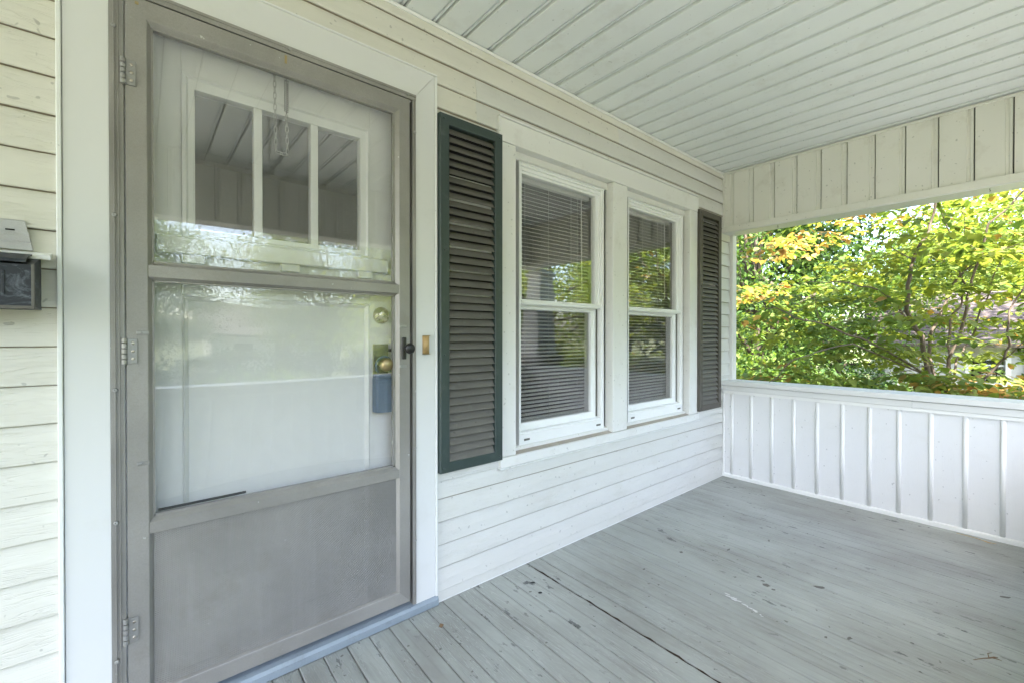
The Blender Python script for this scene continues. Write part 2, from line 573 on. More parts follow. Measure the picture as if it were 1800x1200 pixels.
# pixel of the 1800x1200 photograph -> point at a chosen distance along the view axis (used to lay out the planting)
_y, _p = R(YAW), R(PITCH)
FV = np.array([math.cos(_y) * math.cos(_p), math.sin(_y) * math.cos(_p), math.sin(_p)])
RV = np.array([math.sin(_y), -math.cos(_y), 0.0])
UV = np.cross(RV, FV)


def at(px, py, depth):
    return np.array(EYE) + depth * (FV + (px - CX) / FPX * RV - (py - CY) / FPX * UV)


def to_px(P):
    q = np.asarray(P) - np.array(EYE)
    z = q @ FV
    return CX + FPX * (q @ RV) / z, CY - FPX * (q @ UV) / z, z


# ------------------------------------------------------------------ key dimensions (metres)
CEIL = 2.48
XR = 3.677            # inner face of the porch end wall
YF = -2.25            # inner face of the porch front wall
XL = -2.6             # left end of the porch
GZ = -1.2             # ground level below the porch floor

# ------------------------------------------------------------------ ground, street
g = link('ground', mesh('ground', [(-400, -400, GZ), (400, -400, GZ), (400, 400, GZ), (-400, 400, GZ)], [(0, 1, 2, 3)]), M['grass'])
tag(g, kind='structure')
o = box('road', -120, 120, -19, -11.5, GZ - 0.2, GZ + 0.004, M['asphalt'])
tag(o, kind='structure')
o = box('sidewalk', -120, 120, -9.8, -8.4, GZ - 0.2, GZ + 0.05, M['concrete'])
tag(o, kind='structure')

o = box('bounce_slab', -1.5, 9.5, -8.4, -3.5, GZ - 0.2, GZ + 0.03, M['concrete'])  # unseen pale slab, added to bounce sunlight up into the porch
tag(o, kind='structure')

# ------------------------------------------------------------------ porch floor
fl = tag(thing('porch_floor', kind='structure'), kind='structure')
box('floor_core', XL - 0.1, XR + 0.18, YF - 0.32, 0.0, -0.32, -0.026, M['wood_dark'], fl)
box('floor_skirt', XL - 0.1, XR + 0.18, YF - 0.36, YF - 0.325, GZ, -0.03, M['concrete'], fl)
BW = 0.0830
ROT = R(1.55)
k0 = int((XL - 0.418) / BW) - 1
k1 = int((XR + 0.25 - 0.418) / BW) + 2
crack_k = round((1.482 - 0.418) / BW)
for k in range(k0, k1):
    xa, xb = 0.418 + k * BW, 0.418 + (k + 1) * BW
    ga = 0.0048 if k == crack_k else random.uniform(0.0014, 0.0026)
    gb = 0.0048 if k + 1 == crack_k else random.uniform(0.0006, 0.0015)
    zt = random.uniform(-0.0012, 0.0008)
    tilt = random.uniform(-0.0009, 0.0009)
    e = 0.0024
    xa += ga
    xb -= gb
    prof = [(xa, -0.024), (xb, -0.024), (xb, zt + tilt - 0.0022), (xb - e, zt + tilt), (xa + e, zt - tilt), (xa, zt - tilt - 0.0022)]
    pl = extrude('plank', prof, 'Y', YF - 0.33, 0.06, M['floor'], fl)
    me = pl.data
    for v in me.vertices:
        x, y = v.co.x, v.co.y
        v.co.x = x + math.tan(ROT) * (y + 0.02)

cv = []
for i in range(41):
    y = -0.03 - i * 0.030
    xc = 0.418 + crack_k * BW + math.tan(ROT) * (y + 0.02) + random.uniform(-0.001, 0.001)
    hw_ = random.uniform(0.0015, 0.0062)
    cv += [(xc - hw_, y, random.uniform(-0.006, 0.0012)), (xc + hw_ * random.uniform(0.6, 1.2), y, random.uniform(-0.006, 0.0012))]
cf = [(2 * i, 2 * i + 1, 2 * i + 3, 2 * i + 2) for i in range(40)]
link('joint_dirt', mesh('joint_dirt', cv, cf), M['twig_dark'], fl)

# ------------------------------------------------------------------ house
hs = thing('house', 'cream lap-sided house wall behind the porch with door and paired windows', 'house')
WY0, WY1 = 0.014, 0.15
DX0, DX1, DZ1 = -0.036, 0.866, 2.115         # door opening
AX0, AX1, AZ0, AZ1 = 1.40, 3.12, 0.555, 2.085  # window opening
HX0, HX1 = -4.2, 3.80
for (x0, x1, z0, z1) in ((HX0, DX0, -0.02, 3.6), (DX0, DX1, DZ1, 3.6), (DX1, AX0, -0.02, 3.6), (AX0, AX1, -0.02, AZ0), (AX0, AX1, AZ1, 3.6), (AX1, HX1, -0.02, 3.6)):
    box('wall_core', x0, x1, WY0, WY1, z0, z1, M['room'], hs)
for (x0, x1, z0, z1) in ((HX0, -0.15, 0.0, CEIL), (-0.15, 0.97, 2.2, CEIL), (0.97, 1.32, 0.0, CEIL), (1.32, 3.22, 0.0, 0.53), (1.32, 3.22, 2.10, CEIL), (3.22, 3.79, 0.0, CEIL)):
    box('lap_shade_board', x0, x1, 0.0085, 0.0132, z0 + 0.001, z1, M['lap_shade'], hs)  # sheet behind the lap slots, its colour standing in for their shade
box('upper_wall', HX0, HX1, WY0, WY1, 3.6, 5.4, M['house_white'], hs)
box('foundation', HX0, HX1, WY0, WY1, GZ, -0.022, M['concrete'], hs)
box('side_wall', HX1 - 0.14, HX1, WY1, 8.0, GZ, 5.4, M['house_white'], hs)
box('side_wall', HX0, HX0 + 0.14, WY1, 8.0, GZ, 5.4, M['house_white'], hs)
box('rear_wall', HX0, HX1, 8.0, 8.14, GZ, 5.4, M['house_white'], hs)
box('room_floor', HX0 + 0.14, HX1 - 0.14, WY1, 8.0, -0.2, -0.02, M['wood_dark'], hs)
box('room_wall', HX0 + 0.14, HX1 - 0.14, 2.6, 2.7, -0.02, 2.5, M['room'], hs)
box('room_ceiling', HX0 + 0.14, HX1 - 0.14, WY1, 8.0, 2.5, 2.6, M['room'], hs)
extrude('roof', [(-0.5, 5.4), (4.07, 7.7), (8.7, 5.4), (8.7, 5.25), (-0.5, 5.25)], 'X', HX0 - 0.4, HX1 + 0.4, M['shingle'], hs)


def siding(x0, x1, z0, z1, mat='siding', gap=0.0028):
    wob = random.uniform(-0.0012, 0.0012)
    zt = z1 - gap
    prof = [(0.0035 + wob, z0 + 0.001), (0.001 + wob, z0), (-0.0045 + wob, z0), (-0.0062 + wob, z0 + 0.003), (-0.0030 + wob, z0 + 0.045), (0.0055 + wob, zt), (0.0070 + wob, zt), (0.0070 + wob, z0 + 0.03)]
    return extrude('siding_board', prof, 'X', x0, x1, M[mat], hs)


LAP = 0.1005
L0 = 0.319 - 3 * LAP           # courses left of the door and above the openings
R0_ = 0.0447                   # courses under the windows
z = L0
for k in range(0, 25):
    z0, z1 = L0 + k * LAP, min(L0 + (k + 1) * LAP, CEIL - 0.012)
    if z0 > CEIL - 0.03:
        break
    z0 = max(z0, 0.004)
    siding(XL - 1.4, -0.160, z0, z1)
    if z0 > 2.10:
        sx = 1.185 if k in (21, 22) else (2.235 if k == 23 else 5)
        xs = 0.974 if z0 < 2.2 else -0.160
        if z0 > 2.20:
            if sx < 5:
                siding(xs, sx + 0.02, z0, z1, 'siding')
                b = siding(sx, 3.79, z0, z1, 'siding_far')
                b.location.y = -0.0016
            else:
                siding(xs, 3.79, z0, z1, 'siding')
        else:
            siding(0.974, sx if sx < 5 else 3.79, z0, z1, 'siding')
            if sx < 5:
                siding(sx, 3.79, z0, z1, 'siding_far').location.y = -0.0016
    elif z0 > 0.50:
        siding(0.974, 1.330, z0, z1, 'siding_far')
        siding(3.205, 3.79, z0, z1, 'siding_far')
zz = [0.004, R0_] + [R0_ + i * LAP for i in range(1, 5)] + [0.53]
for a_, b_ in zip(zz[:-1], zz[1:]):
    siding(0.974, 3.79, a_, b_, 'siding_far', 0.0072)
siding(0.974, 1.33, 0.53, 0.60, 'siding_far')
siding(3.205, 3.79, 0.53, 0.60, 'siding_far')
# starter strip at the floor and moulding under the ceiling
extrude('base_strip', [(0.012, 0.0005), (-0.006, 0.0005), (-0.006, 0.011), (-0.002, 0.014), (0.012, 0.014)], 'X', 0.974, XR - 0.004, M['jchan'], hs)
extrude('base_strip', [(0.012, 0.0005), (-0.006, 0.0005), (-0.006, 0.011), (-0.002, 0.014), (0.012, 0.014)], 'X', XL - 1.4, -0.166, M['jchan'], hs)
extrude('ceiling_strip', [(0.012, CEIL - 0.016), (-0.010, CEIL - 0.016), (-0.012, CEIL - 0.012), (-0.012, CEIL - 0.004), (0.012, CEIL - 0.004)], 'X', XL, XR, M['jchan'], hs)
box('corner_post', 3.79, 3.862, -0.03, 0.20, GZ, 3.6, M['trim'], hs, 0.004)

# ------------------------------------------------------------------ porch ceiling
pc = tag(thing('porch_ceiling', kind='structure'), kind='structure')
PW = 0.1476


def soffit_profile(u0, w, face, back, drop=0.014):
    s = 1 if back > face else -1
    return [(u0 + 0.0050, back), (u0 + 0.0050, face + s * 0.001), (u0 + 0.0070, face), (u0 + w * 0.80, face), (u0 + w * 0.825, face + s * drop * 0.9),
            (u0 + w * 0.90, face + s * drop), (u0 + w * 0.915, face + s * drop * 0.55), (u0 + w * 0.985, face + s * drop * 0.6), (u0 + w, face + s * drop), (u0 + w, back)]


k = -24
while 0.828 + k * PW < XR + PW:
    x0 = 0.828 + k * PW
    if x0 > XL - 0.2:
        # grooves sit on the far side of each panel
        prof = soffit_profile(x0 - PW, PW, CEIL, CEIL + 0.02)
        prof = [(2 * x0 - PW - x, zz_) for x, zz_ in prof] if False else prof
        p = extrude('panel', prof, 'Y', YF - 0.02, 0.010, M['soffit'], pc)
        p.location.z = random.uniform(-0.0008, 0.0008)
    k += 1
box('ceiling_backing', XL - 0.2, XR + 0.2, YF - 0.2, 0.012, CEIL + 0.022, CEIL + 0.05, M['dark'], pc)
extrude('porch_roof', [(0.013, 2.95), (YF - 1.12, 2.56), (YF - 1.12, 2.47), (YF - 0.17, 2.535), (0.013, 2.535)], 'X', XL - 0.5, XR + 0.60, M['shingle'], hs)  # unseen eave, lengthened to keep sun off the front rail and floor


# ------------------------------------------------------------------ porch half walls and beams
def half_wall(name, label, loc, rz, length, first=0.076, step=0.1473):
    t = thing(name, label, 'half wall', loc, rz)
    z0, z1 = 0.030, 0.684
    us = [0.0]
    u = first
    while u < length:
        us.append(u)
        u += step
    us.append(length)
    for a_, b_ in zip(us[:-1], us[1:]):
        b = box('wall_panel', a_ + (0.004 if a_ == 0 else 0.0), b_, 0.0, 0.01, z0 - 0.01, z1 + 0.01, M['vert'], t)
        b.location.y = random.uniform(-0.0006, 0.0006)
    bprof = [(0.0115 * math.cos(math.pi * i / 8), -0.0095 * math.sin(math.pi * i / 8) ** 0.7 if 0 < i < 8 else 0.002) for i in range(9)]
    bm_ = None
    for u in us[1:-1]:
        if bm_ is None:
            ob = extrude('batten', bprof, 'Z', z0 - 0.004, z1 + 0.004, M['rib'], t, True)
            bm_ = ob.data
            for p in bm_.polygons:
                if len(p.vertices) > 4:
                    p.use_smooth = False
            ob.location = (u, 0, 0)
        else:
            link('batten', bm_, None, t, (u, 0, 0))
    box('corner_bead', 0.003, 0.018, -0.012, 0.0, 0.0, z1 + 0.02, M['rib'], t, 0.003)
    extrude('bottom_trim', [(0.004, 0.0015), (-0.014, 0.0015), (-0.014, 0.022), (-0.0105, 0.029), (0.004, 0.030)], 'X', 0.002, length, M['rib'], t)
    extrude('top_trim', [(0.004, 0.684), (-0.014, 0.684), (-0.014, 0.705), (0.004, 0.705)], 'X', 0.002, length, M['rib'], t)
    seam = min(1.17, length)
    box('fascia_board', 0.002, seam - 0.0006, -0.020, 0.0, 0.7065, 0.7475, M['trim'], t, 0.0015)
    if seam < length:
        box('fascia_board', seam + 0.0006, length, -0.0205, 0.0, 0.7062, 0.7472, M['trim'], t, 0.0015)
    box('core', 0.02, length, 0.0105, 0.15, -0.02, 0.748, M['dark'], t)
    box('outer_panel', 0.02, length, 0.151, 0.162, -0.3, 0.745, M['vert'], t)
    box('cap_rail', 0.001, length, -0.034, 0.185, 0.7505, 0.786, M['trim'], t, 0.004, 2)
    return t


def beam(name, label, loc, rz, length, first=0.080, step=0.1497):
    t = thing(name, label, 'beam', loc, rz, kind='thing')
    z0, z1 = 2.035, CEIL - 0.004
    us = [-step + first]
    while us[-1] < length:
        us.append(us[-1] + step)
    for a_ in us[:-1]:
        s0 = max(a_, 0.004)
        prof = soffit_profile(a_, step, 0.0, 0.02, 0.012)
        prof = [(max(u, s0), y) for u, y in prof]
        p = extrude('panel', prof, 'Z', z0 - 0.005, z1, M['beam'], t)
        p.location.y = random.uniform(-0.0006, 0.0006)
    extrude('top_strip', [(0.004, CEIL - 0.020), (-0.012, CEIL - 0.020), (-0.012, CEIL - 0.006), (0.004, CEIL - 0.006)], 'X', 0.0125, length, M['beam'], t)
    box('corner_bead', -0.0005, 0.012, -0.014, 0.0, 2.01, CEIL - 0.003, M['beam'], t, 0.003)
    box('core', 0.01, length, 0.021, 0.15, 2.005, CEIL + 0.04, M['dark'], t)
    box('outer_panel', 0.01, length, 0.151, 0.165, 2.0, CEIL + 0.04, M['beam'], t)
    box('bottom_trim', -0.0015, length, -0.016, 0.018, 1.992, 2.036, M['beam'], t, 0.002)
    box('underside', 0.0, length, -0.012, 0.162, 1.984, 2.001, M['trim'], t, 0.002)
    return t


EL = -YF + 0.17
half_wall('porch_half_wall', 'white board-and-batten half wall closing the far end of the porch', (XR, 0, 0), R(-90), EL)
half_wall('porch_half_wall', 'white batten half wall along the porch front, mirrored in the glass', (XR, YF, 0), R(180), XR - XL)
be = beam('porch_beam', 'cream panelled beam above the end opening of the porch', (XR, 0, 0), R(-90), EL)
for u in (0.40, 1.49):
    tube('hook', [(u, 0.02, 1.986), (u, 0.02, 1.975), (u + 0.004, 0.015, 1.967), (u, 0.008, 1.965)], 0.0016, M['black'], be, 6)
beam('porch_beam', 'cream panelled beam along the porch front, mirrored in the door panes', (XR, YF, 0), R(180), XR - XL)


def column(cx, cy, label):
    t = thing('porch_column', label, 'column', (cx, cy, 0), group='tapered porch columns')
    v, f = [], []
    for (h, zc) in ((0.17, 0.90), (0.11, 1.984)):
        v += [(-h, -h, zc), (h, -h, zc), (h, h, zc), (-h, h, zc)]
    f = [(0, 1, 5, 4), (1, 2, 6, 5), (2, 3, 7, 6), (3, 0, 4, 7), (3, 2, 1, 0), (4, 5, 6, 7)]
    link('shaft', mesh('shaft', v, f), M['trim'], t)
    box('cap_stone', -0.24, 0.24, -0.24, 0.24, 0.82, 0.90, M['concrete'], t, 0.01)
    box('collar', -0.14, 0.14, -0.14, 0.14, 1.90, 1.95, M['trim'], t, 0.006)
    pr = box('pier', -0.205, 0.205, -0.205, 0.205, GZ, 0.82, M['concrete'], t)
    bme = None
    nrow = int((0.81 - 0.0) / 0.075)
    for r in range(nrow):
        z0 = 0.004 + r * 0.075
        off = 0.0 if r % 2 else 0.105
        for s in range(4):
            for c in range(2):
                if bme is None:
                    bb = box('brick', -0.100, 0.100, -0.006, 0.006, 0, 0.064, M['brick'], pr, 0.004)
                    bme = bb.data
                else:
                    bb = link('brick', bme, None, pr)
                u = -0.105 + c * 0.21 + (0.0 if r % 2 else 0.012)
                a = s * math.pi / 2
                bb.rotation_euler = (0, 0, a)
                d = -0.208
                bb.location = (u * math.cos(a) - d * math.sin(a), u * math.sin(a) + d * math.cos(a), z0)
    return t


column(XR + 0.30, YF - 0.10, 'tapered white column on a brick pier at the porch corner')
column(-1.7, YF - 0.10, 'tapered white column on a brick pier facing the front door')

# ------------------------------------------------------------------ front door surround
df = thing('door_surround', 'white metal-clad door casing around the grey storm door', 'door surround', kind='thing')
# jambs and head inside the opening
box('jamb', DX0, -0.0275, -0.004, 0.135, 0.0, DZ1, M['door'], df)
box('jamb', 0.8585, DX1, -0.004, 0.135, 0.0, DZ1, M['door'], df)
box('head_jamb', -0.0275, 0.8585, -0.004, 0.135, 2.109, DZ1, M['door'], df)
# casing with mitred head
CO = (-0.151, 0.962, 0.042, 2.246)
ci = (-0.061, 0.8735, 2.134)


def casing_piece(name, pts, y0=-0.012, y1=0.013, mat='trim'):
    n = len(pts)
    v = [(x, y0, z) for x, z in pts] + [(x, y1, z) for x, z in pts]
    f = [tuple(range(n)), tuple(range(n, 2 * n))[::-1]] + [(i, n + i, n + (i + 1) % n, (i + 1) % n) for i in range(n)]
    return link(name, mesh(name, v, f), M[mat], df)


e = 0.0007
casing_piece('side_casing', [(CO[0], 0.004), (ci[0], 0.004), (ci[0], ci[2] - e), (CO[0], CO[3] - e)])
casing_piece('side_casing', [(ci[1], 0.035), (CO[1], 0.035), (CO[1], CO[3] - e), (ci[1], ci[2] - e)])
casing_piece('head_casing', [(ci[0], ci[2] + e), (ci[1], ci[2] + e), (CO[1], CO[3] + e), (CO[0], CO[3] + e)])


def jch(name, x0, x1, z0, z1, par, y0=-0.017):
    return box(name, x0, x1, y0, 0.013, z0, z1, M['jchan'], par, 0.002)


jch('channel_strip', -0.163, -0.1525, 0.002, 2.2465, df)
jch('channel_strip', 0.9635, 0.9735, 0.036, 2.2465, df)
jch('channel_strip', -0.163, 0.9735, 2.2475, 2.2545, df)
# z-bar frame of the storm door, three ribs on the hinge side
zx = [(-0.0605, 0.012), (-0.0605, -0.014), (-0.052, -0.014), (-0.0515, -0.019), (-0.0495, -0.019), (-0.049, -0.015), (-0.043, -0.015), (-0.0425, -0.020), (-0.0405, -0.020), (-0.040, -0.016), (-0.0305, -0.016), (-0.0305, 0.012)]
extrude('frame_strip', zx, 'Z', 0.045, 2.1335, M['alu'], df)
extrude('frame_strip', [(0.8575, 0.012), (0.8575, -0.016), (0.866, -0.016), (0.8665, -0.019), (0.868, -0.019), (0.8685, -0.014), (0.8728, -0.014), (0.8728, 0.012)], 'Z', 0.045, 2.1095, M['alu'], df)
extrude('frame_strip', [(0.012, 2.1105), (-0.016, 2.1105), (-0.016, 2.124), (-0.018, 2.125), (-0.018, 2.1335), (0.012, 2.1335)], 'X', -0.0300, 0.8728, M['alu_h'], df)
scr = None
for (x, zc) in ((-0.050, 2.005), (-0.050, 1.483), (-0.050, 1.000), (-0.050, 0.632), (-0.050, 0.245), (0.395, 2.124), (0.835, 2.124), (0.8655, 1.98), (0.8655, 0.69), (0.8655, 0.31)):
    if scr is None:
        s_ = lathe('screw', [(0.0062, 0.0), (0.0060, 0.002), (0.0045, 0.0038), (0.0018, 0.0042), (0.0012, 0.0030)], 12, M['steel'], df, (x, -0.0185, zc))
        scr = s_.data
    else:
        link('screw', scr, None, df, (x, -0.0185, zc))

th = thing('threshold', 'blue-grey painted wooden threshold under the storm door', 'threshold')
extrude('board', [(0.135, 0.0015), (-0.022, 0.0015), (-0.026, 0.006), (-0.026, 0.030), (-0.019, 0.040), (0.0, 0.0435), (0.135, 0.0445)], 'X', -0.180, 0.972, M['thresh'], th)

# ------------------------------------------------------------------ storm door
st = thing('storm_door', 'weathered aluminium storm door with two glass panels and embossed kick plate', 'storm door', (-0.027, 0, 0.0), kind='thing')
OX = 0.027   # local x = world x + OX
rect = (0.0, 0.845 + OX, 0.066, 2.107)
prof = [(0, 0, 0, 0, 0.014), (0, 0, 0, 0, -0.014), (0.0015, 0.0015, 0.0015, 0.0015, -0.0155), (0.046, 0.046, 0.052, 0.050, -0.0155), (0.048, 0.047, 0.054, 0.052, -0.0145),
        (0.057, 0.059, 0.066, 0.0565, -0.003), (0.062, 0.068, 0.071, 0.0580, -0.003), (0.062, 0.068, 0.071, 0.0580, 0.014)]
mitre_frame(['bottom_rail', 'lock_stile', 'top_rail', 'hinge_stile'], rect, prof, [M['alu_h'], M['alu'], M['alu_h'], M['alu']], st)


def cross_rail(name, zs):
    # zs: list of (z, y, inset flag)
    xa, xb = 0.0487, 0.8245
    pr = [(y, z_) for z_, y, f_ in zs]
    a0 = [xa + (0.0098 if f_ else 0) for z_, y, f_ in zs]
    a1 = [xb - (0.0120 if f_ else 0) for z_, y, f_ in zs]
    return extrude(name, pr, 'X', a0, a1, M['alu_h'], st)


cross_rail('middle_rail', [(1.306, 0.012, 1), (1.306, -0.003, 1), (1.310, -0.003, 1), (1.319, -0.0150, 0), (1.352, -0.0150, 0), (1.361, -0.003, 1), (1.366, -0.003, 1), (1.366, 0.012, 1)])
cross_rail('lower_rail', [(0.577, 0.012, 1), (0.577, -0.006, 1), (0.580, -0.0150, 0), (0.612, -0.0150, 0), (0.624, -0.003, 1), (0.631, -0.003, 1), (0.631, 0.012, 1)])
kp = box('kick_panel', 0.0575, 0.8145, -0.005, 0.001, 0.122, 0.579, M['kick'], st)
# glass: the lower one slightly bowed as old single glazing is
def pane(name, x0, x1, z0, z1, y, bow, mat, par, th_=0.003, n=14):
    v, f = [], []
    for s in (0, 1):
        for j in range(n + 1):
            for i in range(n + 1):
                u, w_ = i / n, j / n
                d = bow * (4 * u * (1 - u)) * (4 * w_ * (1 - w_))
                v.append((x0 + (x1 - x0) * u, y - d + s * th_, z0 + (z1 - z0) * w_))
    N = (n + 1) ** 2
    for j in range(n):
        for i in range(n):
            a_ = j * (n + 1) + i
            f.append((a_, a_ + 1, a_ + n + 2, a_ + n + 1))
            f.append((N + a_, N + a_ + n + 1, N + a_ + n + 2, N + a_ + 1))
    me = bpy.data.meshes.new(name)
    me.from_pydata(v, [], f)
    me.polygons.foreach_set('use_smooth', [True] * len(me.polygons))
    me.update()
    return link(name, me, mat, par)


pane('glass_pane', 0.060, 0.806, 1.364, 2.038, 0.003, 0.0003, M['glass_storm'], st)
pane('glass_pane', 0.060, 0.806, 0.629, 1.308, 0.003, 0.0030, M['glass_storm'], st)
# hinges
for zc in (1.887, 1.107, 0.320):
    h = thing_h = bpy.data.objects.new('hinge', None)
    COL.objects.link(h)
    h.parent = st
    h.location = (-0.004, -0.020, zc)
    h.empty_display_size = 0.02
    for i in range(5):
        lathe('knuckle', [(0.0052, -0.0068), (0.0066, -0.0058), (0.0066, 0.0058), (0.0052, 0.0068)], 12, M['steel'], h, (0, 0, -0.030 + i * 0.015), 'Z', False)
    box('hinge_leaf', 0.006, 0.0275, 0.0005, 0.0042, -0.035, 0.034, M['steel'], h, 0.0008)
    for zo in (-0.022, 0, 0.022):
        lathe('screw', [(0.0042, 0.0), (0.0040, 0.0010), (0.0020, 0.0014)], 10, M['nickel'], h, (0.018, 0.0004, zo))
for x, zc in ((0.034, 1.158), (0.034, 0.787), (0.838, 1.187), (0.838, 1.028)):
    b = box('turn_clip', x - 0.013, x + 0.016, -0.0205, -0.0157, zc - 0.005, zc + 0.005, M['steel'], st, 0.0012)
    lathe('screw', [(0.003, 0.0), (0.003, 0.0012), (0.001, 0.0016)], 8, M['steel'], b, (x - 0.002, -0.0206, zc))
# latch handle
hd = box('latch_plate', 0.8355, 0.8525, -0.0235, -0.0157, 1.056, 1.143, M['black'], st, 0.002)
lathe('latch_knob', [(0.007, 0), (0.007, 0.028), (0.012, 0.032), (0.0195, 0.036), (0.021, 0.044), (0.0195, 0.052), (0.013, 0.056), (0.002, 0.057)], 20, M['black'], hd, (0.8435, -0.0237, 1.100))
box('latch_bar', 0.790, 0.835, 0.0155, 0.0215, 1.085, 1.097, M['black'], st, 0.001).rotation_euler = (0, 0, 0)
box('glass_gasket', 0.075, 0.30, 0.0035 + 0.004, 0.012, 0.632, 0.639, M['rub'], st).rotation_euler = (0, R(-0.6), 0)
box('corner_key', 0.022, 0.030, -0.0166, -0.0140, 2.086, 2.094, M['brass'], st)
box('corner_key', 0.408, 0.415, -0.0166, -0.0140, 2.072, 2.099, M['brass'], st)

# ------------------------------------------------------------------ inner front door
YD = 0.070      # face of the door leaf
fd = thing('front_door', 'white painted entry door with three lights, seen behind the storm door', 'front door', (-0.026, 0, 0), kind='thing')
O2 = 0.026
X0, X1 = -0.0255 + O2, 0.857 + O2
SL, SR = 0.105 + O2, 0.709 + O2


def dbox(n, x0, x1, z0, z1, y0=YD, y1=YD + 0.044, m='door', bev=0.0015, par=None):
    return box(n, x0, x1, y0, y1, z0, z1, M[m], par or fd, bev)


dbox('stile', X0, SL, 0.046, 2.107)
dbox('stile', SR, X1, 0.046, 2.107)
dbox('top_rail', SL, SR, 1.975, 2.107)
dbox('lock_rail', SL, SR, 1.275, 1.460)
dbox('bottom_rail', SL, SR, 0.046, 0.27)
# light frame: moulding, two muntins, three panes
mitre_frame(['moulding'] * 4, (SL, SR, 1.460, 1.975), [(0, 0, 0, 0, YD + 0.03), (0, 0, 0, 0, YD - 0.010), (0.010, 0.010, 0.010, 0.006, YD - 0.012), (0.016, 0.016, 0.016, 0.010, YD - 0.005), (0.033, 0.036, 0.045, 0.026, YD - 0.003), (0.035, 0.038, 0.048, 0.028, YD + 0.012), (0.035, 0.038, 0.048, 0.028, YD + 0.03)], [M['door']] * 4, fd)
for xa, xb in ((0.303, 0.329), (0.487, 0.513)):
    dbox('muntin', xa + O2, xb + O2, 1.487, 1.929, YD - 0.003, YD + 0.03)
for xa, xb in ((0.139, 0.304), (0.328, 0.488), (0.512, 0.672)):
    box('pane', xa + O2, xb + O2, YD + 0.012, YD + 0.016, 1.484, 1.932, M['glass'], fd)
sh = extrude('drip_shelf', [(YD + 0.002, 1.402), (YD - 0.028, 1.402), (YD - 0.031, 1.405), (YD - 0.031, 1.452), (YD - 0.026, 1.458), (YD + 0.002, 1.462)], 'X', 0.042 + O2, 0.775 + O2, M['door'], fd)
for xa in (0.103, 0.385, 0.656):
    dbox('dentil_block', xa + O2, xa + 0.058 + O2, 1.376, 1.402, YD - 0.024, YD + 0.001, par=sh)
# lower raised panel
mitre_frame(['panel_moulding'] * 4, (SL, SR, 0.27, 1.275), [(0, 0, 0, 0, YD + 0.03), (0, 0, 0, 0, YD), (0.004, 0.004, 0.004, 0.004, YD - 0.004), (0.009, 0.009, 0.009, 0.009, YD + 0.002), (0.016, 0.016, 0.016, 0.016, YD + 0.013), (0.016, 0.016, 0.016, 0.016, YD + 0.03)], [M['door']] * 4, fd)
dbox('panel', SL + 0.015, SR - 0.015, 0.285, 1.260, YD + 0.012, YD + 0.03)
# hardware
db = lathe('deadbolt', [(0.034, 0.0), (0.034, 0.006), (0.031, 0.012), (0.024, 0.020), (0.021, 0.024), (0.021, 0.030), (0.018, 0.032), (0.002, 0.032)], 28, M['nickel'], fd, (0.758 + O2, YD - 0.0005, 1.232))
lathe('lock_cylinder', [(0.010, 0), (0.010, 0.0026), (0.008, 0.003), (0.001, 0.003)], 16, M['nickel'], db, (0, -0.032, 0))
box('keyhole', -0.0012, 0.0012, -0.0358, -0.0349, -0.006, 0.006, M['black'], db)
lp = box('lock_plate', 0.722 + O2, 0.787 + O2, YD - 0.006, YD - 0.0003, 0.885, 1.116, M['oldbrass'], fd, 0.002)
lathe('knob', [(0.013, 0), (0.013, 0.012), (0.011, 0.016), (0.011, 0.030), (0.017, 0.033), (0.0255, 0.040), (0.0275, 0.050), (0.0255, 0.059), (0.018, 0.065), (0.006, 0.068), (0.001, 0.068)], 28, M['brass'], lp, (0.757 + O2, YD - 0.0062, 1.035))

# lockbox hung on the knob
lb = thing('lockbox', 'blue key lockbox hanging from the brass door knob', 'lockbox', (0.757, YD - 0.038, 0.845))
extrude('body', [(-0.040, 0.028), (-0.040, -0.006), (-0.034, -0.016), (0.000, -0.024), (0.034, -0.016), (0.040, -0.006), (0.040, 0.028)], 'Z', 0.0, 0.135, M['lockblue'], lb)
extrude('hood', [(-0.038, 0.026), (-0.038, -0.006), (-0.030, -0.014), (0.030, -0.014), (0.038, -0.006), (0.038, 0.026)], 'Z', 0.136, 0.150, M['lockblue'], lb)
box('keyway', 0.020, 0.026, -0.0235, -0.014, 0.108, 0.118, M['black'], lb, 0.001)
pts = [(0.033 * math.cos(a) * 1.0, 0.006, 0.185 + 0.036 * math.sin(a)) for a in np.linspace(-0.75, math.pi + 0.75, 22)]
tube('shackle', pts, 0.0052, M['lockblue'], lb, 10)

# chain and spring of the storm door, hanging behind the glass
ch = thing('door_chain', 'zinc wind chain with spring hanging behind the upper storm glass', 'chain', (0.36, 0.034, 1.782))


def linkmesh():
    pts = []
    for a in np.linspace(0, 2 * math.pi, 17)[:-1]:
        c, s = math.cos(a), math.sin(a)
        pts.append((0.0042 * c, 0, 0.0075 * (1 if s > 0 else -1) * (1 if abs(s) > 0.05 else 0) + 0.0042 * s))
    pts.append(pts[0])
    v, f = tube_data(pts, 0.0014, 6)
    return mesh('link', v, f, True)


LM = linkmesh()
LM.materials.append(M['chain'])


def put_link(x, y, z_, tilt, twist):
    o_ = link('link', LM, None, ch, (x, y, z_))
    o_.rotation_euler = (0, tilt, twist)
    return o_


